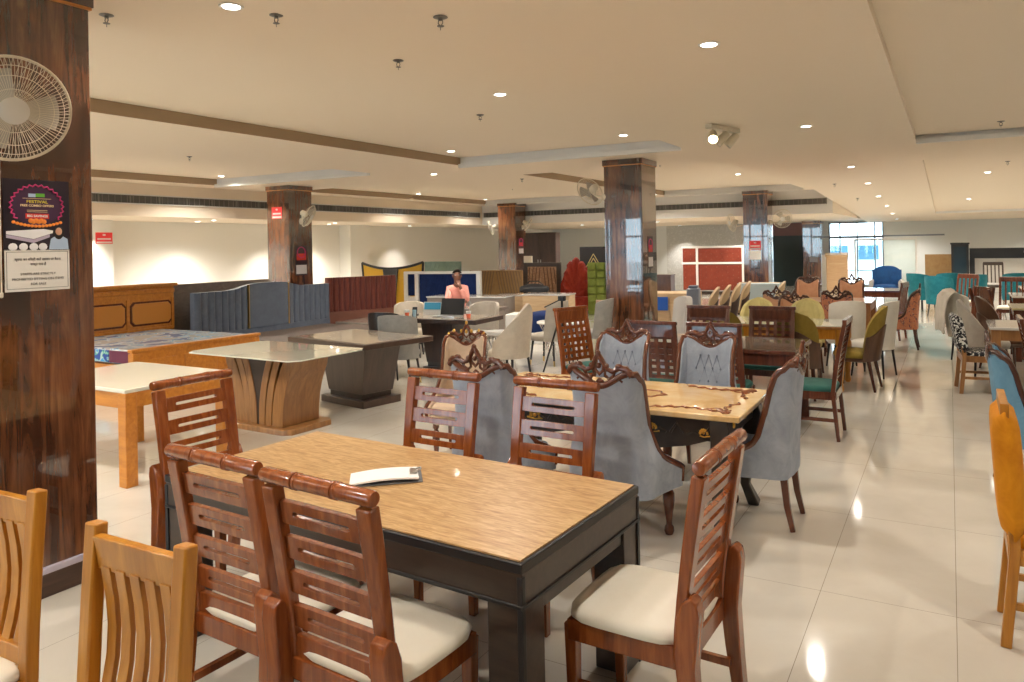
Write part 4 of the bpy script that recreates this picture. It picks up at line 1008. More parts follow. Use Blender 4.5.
frame_chair('display_frame_chair', 'brown chair with pale panel standing among the turquoise tubs', .18, 17.9, R(150), None, dark_red, cream, 'spindle', h=1.0, w=.2)

# ------------------------------------------------------------------ right-hand tables and chairs
leg_table('right_table', 'brown dining table with grey-white top at the right edge', 1.12, 10.35, 1.5, .92, .76, M('grey_white_top', (.55, .53, .50), .12, coat=.4), honey, .09, .12, .03)
leg_table('cream_table', 'yellowish cream dining table behind the brown one at the right', 1.50, 13.05, 1.5, .9, .76, M('yellow_cream_top', (.66, .56, .32), .12, coat=.4), dark_red, .09, .1, .03)
leg_table('white_table', 'white topped table further back at the right edge', 1.75, 15.6, 1.7, .95, .76, M('white_stone_top', (.66, .63, .58), .12, coat=.4), dark_red, .09, .1, .03)
leg_table('low_white_table', 'pale table farthest back at the right edge', 2.0, 17.9, 1.6, .9, .76, M('pale_cream_top', (.66, .60, .46), .15, coat=.3), dark_red, .09, .1, .03)
carved_chair('sky blue carved wing chair with dark frame by the right edge', .52, 6.35, R(-90), None, sky_cloth, carved_dk, h=.97, seat=sky_cloth)
frame_chair('padded_teak_chair', 'mustard yellow padded chair with teak legs at the right edge', .425, 4.02, R(-90.5), None, teak, yellow, 'cushionback', h=1.055, w=.175, lean=.03)
frame_chair('teal_cushion_chair', 'dark ladder-back chair with deep teal cushion behind the sky blue chair', .86, 8.50, R(-90), None, dark_red, blue_seat, 'ladder', h=1.0)
frame_chair('patterned_chair', 'black and white patterned chair with honey wood legs facing right', .30, 10.10, R(-84), None, honey, bw, 'coverback', h=.92)
frame_chair('patterned_chair', 'black and white patterned chair with orange rail at the right edge', 1.30, 11.42, R(10), None, teak_orange, bw, 'cushionback', h=.93)
shell_chair('grey and cream wing chair standing behind the patterned chair', .36, 11.14, R(-70), None, greige, h=.98, wrap=78, wing=1.4, seat_z=.48)
t = shell_chair('chair draped in crumpled cream cloth by the right aisle', .22, 12.35, R(-80), None, white_cloth, h=1.0, wrap=85, thick=.12)
m = MB(); A = []; B = []
for i in range(9):
    A.append([]); B.append([])
    for j in range(13):
        x_ = -.36 + .72 * j / 12; a = i / 8 * PI; y_ = -.24 - .14 * math.cos(a); z_ = .72 + .33 * math.sin(a) - .12 * abs(x_) - (.25 if i in (0, 8) else .1 if i in (1, 7) else 0) + .02 * math.sin(j * 2.3 + i)
        A[-1].append((x_, y_, z_)); B[-1].append((x_ * .97, y_ * .97, z_ - .012))
m.sheet(A, B).build('draped_cloth', white_cloth, t, ang=70)
frame_chair('panel_back_chair', 'dark chair with tall solid brown back panel at the right', .62, 12.95, R(-60), None, dark_red, cream, 'cabinet', h=1.05)
round_chair('brown round-back chair with pale rim by the grey wing chair', .62, 11.75, R(-70), None, brown_side, brown_side, brown_side, False)
frame_chair('spindle_chair', 'reddish brown spindle-back chair at the far right edge', 1.0, 16.6, R(170), None, dark_red, cream, 'spindle', h=1.0)
# ------------------------------------------------------------------ left: tables
t = leg_table('cream_top_teak_table', 'square teak table with cream glass top beside the nearest column', -6.10, 3.93, 1.32, .96, .745, marble_lt, teak_orange, .095, .12, .03, inset=.0)
t = thing('glass_pedestal_table', 'glass-topped table on a curved honey-wood pedestal', 'table', -6.0, 5.42, R(-2))
MB().prism([(s * 0 + x_, y_) for x_, y_ in [(-.80, -.40), (-.72, -.49), (.72, -.49), (.80, -.40), (.80, .40), (.72, .49), (-.72, .49), (-.80, .40)]], 'z', .748, .760).build('glass_top', pale_glass, t, .002)
MB().prism([(-.50, -.31), (.42, -.31), (.50, -.25), (.50, .25), (.42, .31), (-.42, .31), (-.50, .25), (-.50, -.25)], 'z', 0, .055).build('base', honey, t, .008)
def cp(z, a, b): # curved profile
    k = max(0, z - .055) / .69; return a + (b - a) * k ** 2.2
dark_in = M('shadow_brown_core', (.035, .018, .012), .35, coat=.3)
for s in (-1, 1):
    zs = [.055 + .69 * i / 12 for i in range(13)]
    for k, (a, b, th, dy) in enumerate(((.015, .16, .085, .0), (.105, .27, .085, .006), (.195, .40, .15, .012))):
        poly = [(s * cp(z, a, b), z) for z in zs] + [(s * (cp(z, a, b) + th), z) for z in zs[::-1]]
        if k == 2: poly = [(s * cp(z, a, b), z) for z in zs] + [(s * (cp(z, a, b) + th * (1 if z < .64 else 1 - (z - .64) * 3)), z) for z in zs[::-1]]
        MB().prism(poly, 'y', -.245 + dy, .245 - dy).build('curved_panel', honey, t, .004)
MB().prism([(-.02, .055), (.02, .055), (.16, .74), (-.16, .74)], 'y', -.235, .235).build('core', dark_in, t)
def pedestal_table(label, name, x, y, rz, L, D, h, top_m, wood, top_k=.30, bot_k=.22, deep=.28, slab=.06):
    t = thing(name, label, 'table', x, y, rz)
    MB().box((0, 0, h - slab / 2), (L, D, slab)).build('top_frame', wood, t, .006)
    MB().box((0, 0, h + .002), (L - .12, D - .12, .006)).build('stone_top', top_m, t)
    def fr_(z, hw, hd): return [(-hw, -hd, z), (hw, -hd, z), (hw, hd, z), (-hw, hd, z)]
    vs = fr_(h - slab, top_k * L, deep * D) + fr_(.14, bot_k * L, deep * .85 * D)
    MB().add(vs, [(0, 1, 2, 3), (7, 6, 5, 4), (0, 4, 5, 1), (1, 5, 6, 2), (2, 6, 7, 3), (3, 7, 4, 0)]).build('pedestal', wood, t, .004)
    MB().box((0, 0, .11), (bot_k * L * 1.9, deep * 1.6 * D, .08)).build('neck', black_wood, t, .004)
    MB().box((0, 0, .04), (L * bot_k * 2.5, D * deep * 2.1, .08)).build('base', wood, t, .006)
    return t
brown_gloss = grain('brown_gloss_laminate', (.045, .024, .016), (.075, .042, .03), (16, 16, 2), .28, .4)
pedestal_table('dark brown tapered pedestal table with pale stone top behind the glass table', 'stone_pedestal_table', -6.02, 6.68, R(-11), 1.45, .98, .755, taupe_top, brown_gloss, .30, .22, .26)
pedestal_table('dark pedestal desk carrying the laptop and paper cups', 'pedestal_desk', -6.36, 8.80, R(3), 1.55, .80, .78, taupe_top, espresso, .17, .12, .22)
# things on the desk
DZ = .7852
t = thing('laptop', 'open black laptop on the dark pedestal desk, back of its screen to us', 'laptop', -6.25, 8.78, R(185), DZ)
MB().box((0, .02, .008), (.36, .25, .014)).build('keyboard_base', steel, t, .003)
MB().box((0, -.135, .125), (.38, .012, .245), rx=.22).build('screen', black_plastic, t, .003)
t = thing('display_card', 'light blue picture card propped on the desk left of the laptop', 'card', -6.62, 8.92, R(10), DZ)
MB().box((0, 0, .095), (.30, .006, .19), rx=-.2).build('card', paper, t); MB().box((0, -.010, .13), (.26, .004, .10), rx=-.2).build('blue_picture', M('sky_print', (.05, .35, .60), .5), t); MB().box((0, .06, .02), (.2, .1, .04)).build('stand', grey_card, t)
cup_red = M('red_paper_cup', (.75, .14, .06), .5)
for lab, x_, y_ in (('red and white paper cup left of the laptop', -6.86, 8.62), ('red and white paper cup at the right of the laptop', -5.86, 8.72)):
    t = thing('paper_cup', lab, 'cup', x_, y_, 0, DZ, 'paper cups on the desk')
    MB().lathe([(.026, 0), (.030, .03), (.032, .055)], (0, 0, 0), 16).build('lower_cup', cup_red, t); MB().lathe([(.0322, .055), (.037, .09), (.038, .092), (.036, .09), (.03, .06)], (0, 0, 0), 16).build('cup_rim', paper, t)
t = thing('water_glass', 'pale blue plastic glass between cup and display card', 'glass', -6.76, 8.66, 0, DZ)
MB().lathe([(.024, 0), (.03, .09), (.027, .09), (.022, .006)], (0, 0, 0), 16).build('tumbler', M('pale_blue_plastic', (.35, .55, .68), .2), t); MB().lathe([(.021, .007), (.0255, .06), (.001, .06)], (0, 0, 0), 16).build('water', M('water_blue', (.4, .6, .72), .1), t)
t = thing('phone_dock', 'small black phone on a stand beside the blue glass', 'phone', -6.86, 8.80, R(15), DZ)
MB().box((0, 0, .06), (.075, .012, .12), rx=-.25).build('phone', black_plastic, t, .003); MB().box((0, .02, .008), (.08, .08, .016)).build('stand', black_plastic, t, .003)
# chairs round the desk
g = 'upholstered shell chairs on the left'
brass_tip = dict(tips=brass)
shell_chair('grey and beige shell chair with gold-tipped legs by the stone pedestal table', -6.22, 7.66, R(20), g, grey_cl, h=.93, wrap=76, tips=brass, seat_z=.47)
shell_chair('cream shell chair partly hidden behind the grey shell chair', -7.72, 9.75, R(-150), g, beige, h=.88, wrap=72)
shell_chair('wide beige shell chair behind the right end of the desk', -6.35, 9.80, R(184), g, greige, h=.90, wrap=74)
shell_chair('black office chair at the left end of the desk', -6.72, 8.05, R(15), g, M('black_leather', (.012, .013, .016), .35), h=.92, wrap=66)
t = shell_chair('cream pointed wing chair in side view between desk and marble table', -4.92, 8.25, R(82), None, beige, h=1.05, wrap=98, wing=1.15, seat_z=.46, thick=.06)
shell_chair('beige shell chair with brass-tipped black legs beside the tripod', -5.25, 9.95, R(88), g, greige, h=.95, wrap=72, tips=brass)
shell_chair('dark grey shell chair behind the reddish lattice chair', -4.75, 10.5, R(95), g, grey_cl, h=.95, wrap=72)
shell_chair('grey shell chair half hidden left of the middle column', -5.3, 12.6, R(120), g, grey_cl, h=.90, wrap=72)
t = thing('tripod', 'black folding tripod standing among the beige shell chairs', 'tripod', -4.72, 9.35)
for a in (80, 200, 320):
    MB().tube([(.28 * math.cos(R(a)), .28 * math.sin(R(a)), 0), (.02 * math.cos(R(a)), .02 * math.sin(R(a)), .82)], [.012, .015], 8).build('leg', black_metal, t)
MB().tube([(0, 0, .30), (0, 0, 1.0)], .016, 10).build('centre_column', black_metal, t); MB().box((0, 0, 1.03), (.10, .07, .07)).build('head', black_plastic, t, .01)
MB().tube([(0, -.02, 1.02), (-.16, -.22, .92)], .009, 8).build('pan_handle', black_plastic, t)
# wire coffee tables with white tops
g = 'white-topped wire tables'
for lab, x_, y_, rr in (('white-topped low wire table right of the desk', -5.72, 9.30, .32), ('white-topped low wire table behind the beige shell chair', -5.55, 10.95, .40)):
    t = thing('wire_table', lab, 'table', x_, y_, 0, 0, g)
    MB().lathe([(rr - .01, .50), (rr, .505), (rr, .525), (rr - .01, .53), (.001, .53)], (0, 0, 0), 32).build('top', M('white_stone_disc', (.72, .70, .66), .2), t)
    m = MB()
    for k in range(26):
        a = 2 * PI * k / 26; m.tube([(rr * .9 * math.cos(a), rr * .9 * math.sin(a), .50), (rr * .62 * math.cos(a + .3), rr * .62 * math.sin(a + .3), .25), (rr * .8 * math.cos(a + .6), rr * .8 * math.sin(a + .6), 0.0)], .006, 5)
    m.build('wire_base', chrome, t)

# ------------------------------------------------------------------ left: beds and headboards
amber = M('amber_panel', (.56, .22, .03), .3, coat=.3)
def wood_bed():
    t = thing('teak_bed', 'orange teak bed with panelled headboard and a plastic-wrapped mattress', 'bed', -9.95, 6.68)
    hx = -1.12
    m = MB(); m.box((hx, 0, .62), (.06, 2.36, 1.24)); m.build('headboard', teak_orange, t, .006)
    m = MB(); m.box((hx + .02, 0, 1.255), (.13, 2.44, .05)); m.box((hx + .03, 0, 1.16), (.05, 2.36, .07)); m.build('headboard_cornice', teak_orange, t, .008)
    for y0 in (-.78, 0.0, .78):
        w_, h_, c_ = .33, .16, .05
        poly = [(y0 - w_ + c_, .82 - h_), (y0 + w_ - c_, .82 - h_), (y0 + w_, .82 - h_ + c_), (y0 + w_, .82 + h_ - c_), (y0 + w_ - c_, .82 + h_), (y0 - w_ + c_, .82 + h_), (y0 - w_, .82 + h_ - c_), (y0 - w_, .82 - h_ + c_)]
        MB().prism([((p[0] - y0) * 1.09 + y0, (p[1] - .82) * 1.18 + .82) for p in poly], 'x', hx + .028, hx + .04).build('panel_moulding', dark_red, t, .004)
        MB().prism(poly, 'x', hx + .03, hx + .055).build('raised_panel', amber, t, .006)
    m = MB()
    for y0 in (-1.15, -.39, .39, 1.15): m.box((hx + .035, y0, .80), (.02, .05, .5))
    m.box((hx + .035, 0, .56), (.03, 2.3, .05)); m.build('headboard_stiles', teak_orange, t, .003)
    m = MB(); m.box((1.09, 0, .29), (.06, 1.94, .50)); m.box((1.09, 0, .555), (.10, 1.98, .04)); m.build('footboard', teak_orange, t, .006)
    m = MB()
    for y0 in (-.63, 0, .63): m.box((1.125, y0, .30), (.014, .5, .26))
    m.build('footboard_panels', teak_orange, t, .005)
    for s in (-1, 1): MB().box((0, s * .93, .22), (2.2, .05, .28)).build('side_rail', teak_orange, t, .004)
    for sx in (-1, 1):
        for sy in (-1, 1): MB().box((sx * 1.08, sy * .93, .26), (.104, .09, .52)).build('leg', teak_orange, t, .004)
    return t
wood_bed()
wrap = spots('plastic_wrap_print', (.34, .33, .31), [(.45, .47, .48), (.10, .30, .48), (.55, .56, .54), (.12, .16, .28)], 3.2, .25, .45)
t = thing('wrapped_mattress', 'plastic-wrapped mattress with blue and purple print lying on the teak bed', 'mattress', -9.94, 6.68, 0, .365)
MB().box((0, 0, .10), (2.08, 1.86, .19)).build('mattress', wrap, t, .03)
m = MB(); m.box((.80, -.934, .10), (.46, .01, .15)); m.build('purple_print', M('purple_print', (.12, .012, .05), .35), t)
MB().box((.0, -.934, .10), (1.1, .01, .15)).build('blue_print', spots('blue_print', (.015, .06, .32), [(.10, .45, .30), (.5, .6, .6), (.05, .30, .60)], 7, .35, .5), t)
MB().box((0, 0, .004), (1.9, 1.8, .008)).build('underside', grey_card, t)
# slate upholstered bed
tc = lambda u: .09 * math.exp(-(u / .42) ** 4) + .02 * (1 - abs(u))
t = thing('slate_bed', 'slate blue upholstered bed with arched channelled headboard and low platform', 'bed', -10.75, 9.50)
def panel(name, y0, y1, z0, z1f, n, mat, dx=0, par=None):
    K = max(8, n * 6); A = []; B = []
    for k in (0, .25, .5, .75, 1):
        A.append([]); B.append([])
        for j in range(K + 1):
            y = lerp(y0, y1, j / K); z = lerp(z0, z1f(y), k); b = .03 * abs(math.sin(j / K * PI * n)) ** .5 if n > 1 else .03
            A[-1].append((.05 + b + dx, y, z)); B[-1].append((-.05, y, z))
    return MB().sheet(A, B).build(name, mat, par or t, ang=45)
hz = lambda y: 1.10 + .10 * math.exp(-(y / .62) ** 4)
panel('channelled_wing', -1.52, -.46, .42, hz, 8, slate); panel('quilted_centre', -.44, .44, .42, hz, 1, slate); panel('channelled_wing', .46, 1.52, .42, hz, 8, slate)
for s in (-1, 1): MB().box((.05, s * .45, (.42 + hz(.45)) / 2), (.08, .018, hz(.45) - .42)).build('brass_strip', brass, t)
MB().box((0, 0, .21), (.14, 3.04, .42)).build('headboard_base', slate, t, .01)
MB().box((1.05, .15, .17), (2.0, 2.5, .26)).build('platform', M('dark_taupe_leather', (.11, .085, .075), .45), t, .02)
MB().box((1.05, .15, .315), (1.9, 2.4, .03)).build('platform_deck', M('taupe_deck', (.13, .10, .085), .6), t, .01)
t = thing('white_plinth', 'low pale grey bench block at the foot of the slate bed', 'bench', -9.25, 8.02)
MB().box((0, 0, .20), (.95, .42, .32)).build('body', M('pale_grey_leather', (.36, .37, .39), .4), t, .02); MB().box((0, 0, .025), (.9, .38, .05)).build('foot', black_wood, t)
t = thing('dark_platform', 'low dark wooden bed platform beside the slate bed', 'bed base', -9.45, 11.42)
MB().box((0, 0, .33), (2.1, .9, .05)).build('deck', taupe_top, t, .006); MB().box((0, 0, .16), (2.0, .8, .30)).build('base', espresso, t, .006)
t = thing('taupe_panel', 'tall taupe marble-look panel behind the slate headboard', 'panel', -11.15, 8.85)
MB().box((0, 0, .62), (.05, 2.1, 1.24)).build('board', grain('taupe_marble', (.13, .105, .085), (.22, .18, .15), (3, 3, 5), .3, .2, dist=2.5), t, .004); MB().box((-.1, 0, .05), (.25, 2.0, .1)).build('foot', black_wood, t)
channel_head('brown_headboard', 'dark maroon channelled headboard beside the slate bed', -10.6, 11.85, R(69), 1.55, 1.20, maroon_fab, n=13, base=.52, base_m=grain('maroon_brown_base', (.14, .05, .03), (.19, .07, .045), (3, 3, 12), .4, .2))
# navy headboard with a white frame and narrow side panel
t = thing('navy_headboard', 'navy velvet headboard in a broad white frame behind the seated person', 'headboard', -9.95, 13.75, R(10))
t.scale.x = .86
MB().box((.18, 0, .66), (1.62, .06, 1.02)).build('navy_panel', navy, t, .01)
m = MB()
for i in range(5):
    for s in (-1, 1): m.bar((.18 + s * .08 * i, -.035, 1.12), (.18 + s * (.20 + .15 * i), -.035, .2), .012, .02, (0, 1, 0))
m.build('stitched_ridges', navy, t)
for xx in (-.70, -1.02, 1.06): MB().box((xx, 0, .60), (.11, .12, 1.2)).build('upright_frame', white_paint, t, .01)
MB().box((.02, 0, 1.20), (2.18, .13, .06)).build('top_frame', white_paint, t, .01); MB().box((-.86, 0, .33), (.24, .10, .66)).build('side_lower', white_paint, t, .01)
MB().box((-.86, .0, .93), (.22, .06, .5)).build('navy_strip', navy, t, .01)
t = thing('yellow_headboard', 'curved yellow headboard with black rim and black centre wedge', 'headboard', -12.35, 15.0, R(14))
t.scale = (.80, 1, .94)
A = []; B = []
zt = lambda u: 1.33 + .16 * u * u
for k in range(5):
    A.append([((-.5 + j / 24) * 2.1 * (1 - .12 * (1 - k / 4)), -.05 - .10 * (1 - (2 * j / 24 - 1) ** 2), lerp(.0, zt(2 * j / 24 - 1), k / 4)) for j in range(25)])
    B.append([((-.5 + j / 24) * 2.1 * (1 - .12 * (1 - k / 4)), .03 - .10 * (1 - (2 * j / 24 - 1) ** 2), lerp(.0, zt(2 * j / 24 - 1), k / 4)) for j in range(25)])
MB().sheet(A, B).build('yellow_panel', M('bright_yellow_leather', (.72, .42, .02), .45), t, ang=60)
MB().tube([A[k][0] for k in range(5)] + A[4] + [A[k][24] for k in range(4, -1, -1)], .035, 8).build('black_rim', black_plastic, t)
MB().prism([(-.26, 1.32), (.26, 1.32), (.10, .1), (-.10, .1)], 'y', -.19, -.12).build('black_wedge', M('charcoal_leather', (.05, .05, .055), .5), t, .01)
chevron_head('green_headboard', 'small sage green headboard leaning on the left wall above the navy one', -12.25, 17.0, R(8), 1.12, 1.37, sage, sage, n=4, z0=.9)
o = bpy.data.objects[[o.name for o in bpy.data.objects if o.name.startswith('green_headboard')][0]]
MB().box((0, .1, .45), (1.2, .3, .9)).build('stand', espresso, o)
chevron_head('tan_headboard', 'tan leather headboard with fanned ridges right of the navy one', -9.35, 15.1, R(6), 1.38, 1.20, tan_leather, M('tan_ridge', (.22, .13, .06), .5), n=9)
chevron_head('framed_headboard', 'black framed headboard with brown mosaic chevrons', -9.45, 17.6, R(8), .82, 1.20, spots('brown_mosaic', (.36, .22, .14), [(.24, .12, .07), (.45, .30, .20)], 9, .4, .5), M('mosaic_ridge', (.12, .06, .035), .4), frame=black_wood, n=4, fw=.11)
t = thing('cream_upright_panel', 'narrow cream panel standing left of the black framed headboard', 'panel', -10.1, 18.0, R(10))
MB().box((0, 0, .74), (.24, .06, 1.48)).build('panel', cream, t, .01); MB().box((0, .1, .04), (.3, .3, .08)).build('foot', black_wood, t)
# red shell headboard
t = thing('red_shell_headboard', 'red scallop-shell headboard with its red bed base', 'headboard', -8.42, 17.55, R(8))
t.scale.x = .80
m = MB()
lobes = [(a, .62 + .40 * math.cos(R(a)) ** 2) for a in (-78, -56, -37, -20, 0, 20, 37, 56, 78)]
for a, L_ in lobes:
    s_, c_ = math.sin(R(a)), math.cos(R(a)); pts = [(s_ * L_ * k * .62, -.02 - .03 * math.sin(k * PI), .42 + c_ * L_ * k) for k in (.02, .25, .5, .75, .92, 1.0)]
    m.tube(pts, [.05, .09, .12, .15, .13, .04], 10)
m.build('scallop_lobes', red_velvet, t, ang=70)
MB().prism([(-.60, .2), (.60, .2), (.56, .75), (.36, 1.15), (0, 1.34), (-.36, 1.15), (-.56, .75)], 'y', .02, .10).build('backing', red_velvet, t, .01)
MB().box((.35, -.10, .26), (2.1, .34, .36)).build('bed_base', red_velvet, t, .02); MB().box((.35, -.1, .04), (1.9, .3, .08)).build('foot', black_wood, t)
t = thing('green_tufted_headboard', 'moss green blocky tufted headboard left of the middle column', 'headboard', -7.6, 17.3, R(8))
m = MB()
for i in range(3):
    for j in range(5): m.cushion(0, 0, 0, .06, .21, .21, 16, 4, .6) if False else m.box((-.24 + .23 * i, -.05 - .025 * ((i + j) % 2), .42 + .2 * j), (.22, .09, .19))
m.build('tufted_blocks', green_velvet, t, .03); MB().box((0, .04, .65), (.76, .08, 1.3)).build('backing', green_velvet, t, .02)
t = thing('black_gold_panel', 'tall black panel with gold zigzag lines behind the green headboard', 'panel', -8.35, 19.3, R(8))
MB().box((0, 0, .85), (1.5, .06, 1.7)).build('board', M('matte_black_board', (.012, .011, .012), .75), t, .005)
m = MB()
for s0 in (-.35, .25):
    for d_ in (0, .12): m.bar((s0 - .35, -.034, .9 - d_), (s0, -.034, 1.5 - d_), .012, .02, (0, 1, 0)); m.bar((s0, -.034, 1.5 - d_), (s0 + .35, -.034, .9 - d_), .012, .02, (0, 1, 0))
m.build('gold_lines', brass, t); MB().box((0, .12, .05), (1.2, .3, .1)).build('foot', black_wood, t)
t = thing('dark_wardrobe', 'tall dark brown wardrobe standing at the far end of the left hall', 'wardrobe', -12.9, 24.0, R(10))
MB().box((0, 0, 1.12), (1.25, .5, 2.2)).build('carcass', espresso, t, .01)
for s in (-1, 1):
    d = MB().box((s * .31, -.26, 1.12), (.60, .03, 2.1)).build('door', espresso, t, .004); MB().box((s * .05, -.285, 1.1), (.02, .03, .3)).build('handle', steel, d, .003)
# rust red headboard with white frames, far wall
t = thing('rust_headboard', 'wide rust red quilted headboard divided by white strips near the wallpaper', 'headboard', -6.75, 25.2, R(4))
t.scale.z = .94
m = MB()
for z0, z1 in ((.15, 1.08), (1.16, 1.66)):
    for x0, x1 in ((-1.25, -.80), (-.72, .72), (.80, 1.25)): m.box2(x0, x1, -.05, .05, z0, z1)
m.build('quilted_panels', rust, t, .02)
m = MB()
for xx in (-.76, .76): m.box((xx, -.01, .85), (.07, .13, 1.7))
m.box((0, -.01, 1.12), (2.56, .12, .07)); m.box((0, -.01, 1.70), (2.56, .13, .06)); m.build('white_strips', white_paint, t, .004)
m = MB()
for i in range(14):
    for j in range(8): m.ball((-1.16 + i * .178, -.055, .22 + j * .19 + (.09 if i % 2 else 0)), .016, 6, 4)
m.build('tuft_buttons', rust, t); MB().box((0, .1, .05), (2.2, .4, .1)).build('foot', black_wood, t)

# ------------------------------------------------------------------ displays in the middle distance
def block(name, label, cat, x, y, rz, w, d, h, mat, top_m=None, z=0):
    t = thing(name, label, cat, x, y, rz, z)
    MB().box((0, 0, h / 2), (w, d, h - .001)).build('body', mat, t, .008); MB().box((0, 0, h + .012), (w + .03, d + .03, .025)).build('top', top_m or mat, t, .004)
    return t
wtop = M('white_marble_slab', (.62, .60, .57), .15, coat=.4)
pedestal_table('grey-white marble table in front of the seated person', 'marble_desk', -7.38, 10.55, R(8), 1.7, .75, .75, taupe_top, M('grey_brown_lacquer', (.18, .15, .13), .4), .3, .24, .3)
block('plywood_cabinet', 'plywood cabinet with ribbed front left of the tripod', 'cabinet', -7.0, 13.3, R(12), .95, .5, .78, ply, wtop)
block('plywood_cabinet', 'lower plywood cabinet with white slab behind the ribbed one', 'cabinet', -8.1, 14.0, R(12), .9, .5, .70, ply, wtop)
block('stone_slab_table', 'long table with white stone slab in front of the tan headboard', 'table', -8.6, 12.9, R(10), 1.7, .6, .74, M('taupe_lacquer', (.22, .18, .15), .4), wtop)
t = thing('navy_bench', 'navy velvet bench with white end right of the beige chair', 'bench', -6.45, 12.1, R(12))
MB().cushion(.1, 0, .2, .55, 1.0, .5, 24, 6, .15).build('cushion', navy, t); MB().box((-.55, 0, .27), (.28, .5, .52)).build('white_end', white_paint, t, .02); MB().box((0, 0, .10), (1.3, .44, .2)).build('base', white_paint, t, .01)
t = thing('black_bag', 'black bag lying on the plywood cabinet', 'bag', -7.5, 13.6, R(10), .81)
MB().cushion(0, 0, 0, .13, .62, .3, 22, 3, .5).build('bag', M('black_nylon', (.012, .012, .014), .6), t); MB().tube([(-.2, 0, .14), (-.1, 0, .22), (.1, 0, .22), (.2, 0, .14)], .012, 6).build('strap', black_plastic, t)
t = thing('pink_panel', 'pinkish beige board standing beside the middle column', 'panel', -5.05, 11.55, R(20))
MB().box((0, 0, .42), (.26, .05, .84)).build('board', M('pink_beige_board', (.45, .28, .21), .6), t, .004); MB().box((0, .05, .03), (.24, .2, .06)).build('foot', black_wood, t)
t = thing('wooden_crate', 'large plywood crate right of the middle column with a blue sticker', 'crate', -4.80, 14.3, R(6))
MB().box((0, 0, .40), (1.05, .7, .80)).build('crate_body', ply, t, .01)
m = MB()
for xx in (-.49, 0, .49): m.box((xx, -.355, .4), (.07, .02, .8))
for zz in (.05, .76): m.box((0, -.36, zz), (1.05, .02, .07))
m.build('battens', ply, t); MB().box((-.12, -.375, .60), (.26, .01, .26)).build('blue_sticker', M('blue_sticker', (.01, .09, .42), .5), t)
block('small_brown_cabinet', 'small brown cabinet on the crate edge behind the middle column', 'cabinet', -5.75, 16.6, R(5), .42, .4, 1.02, brown_side)
shell_chair('chair wrapped in white plastic foam right of the middle column', -3.50, 10.35, R(150), None, M('plastic_foam_wrap', (.42, .39, .36), .35), h=1.0, wrap=40, thick=.10)
t = thing('grey_blue_panel', 'grey-blue flat mattress panel standing behind the wrapped chair', 'panel', -4.18, 13.72, R(8))
MB().box((0, 0, .46), (.22, .28, .92)).build('panel', M('grey_blue_vinyl', (.17, .20, .26), .35), t, .02); MB().box((0, 0, .945), (.16, .22, .05)).build('top_sheet', slate, t, .01)
t = thing('pale_blue_carton', 'pale blue carton standing behind the stacked tan chairs', 'box', -3.55, 16.4, R(5))
MB().box((0, 0, .44), (.85, .6, .88)).build('carton', M('pale_blue_board', (.36, .44, .48), .6), t, .01); MB().box((0, 0, .886), (.86, .1, .01)).build('tape', ply, t)
g = 'tan round-back chairs in a row'
for i, lab in enumerate(('tan round-back chair first from the left in the row by the grey-blue panel', 'tan round-back chair second from the left in the row behind the ochre chair', 'tan round-back chair third from the left in the row behind the ochre chair', 'tan round-back chair last in the row before the red-notice column', )):
    round_chair(lab, -3.86 + .03 * i, 13.0 + .66 * i, R(105), g, M('tan_shell_fabric', (.46, .34, .20), .7) if i == 0 else bpy.data.materials['tan_shell_fabric'], beige, espresso, False)
round_chair('tan round-back chair alone left of the peach carved chairs', -3.12, 15.0, R(100), g, bpy.data.materials['tan_shell_fabric'], beige, espresso, False)
round_chair('dark round chair with cream rim near the foot of the red-notice column', -2.75, 16.6, R(150), None, M('dark_brown_leather', (.03, .018, .014), .4), beige, espresso, False)

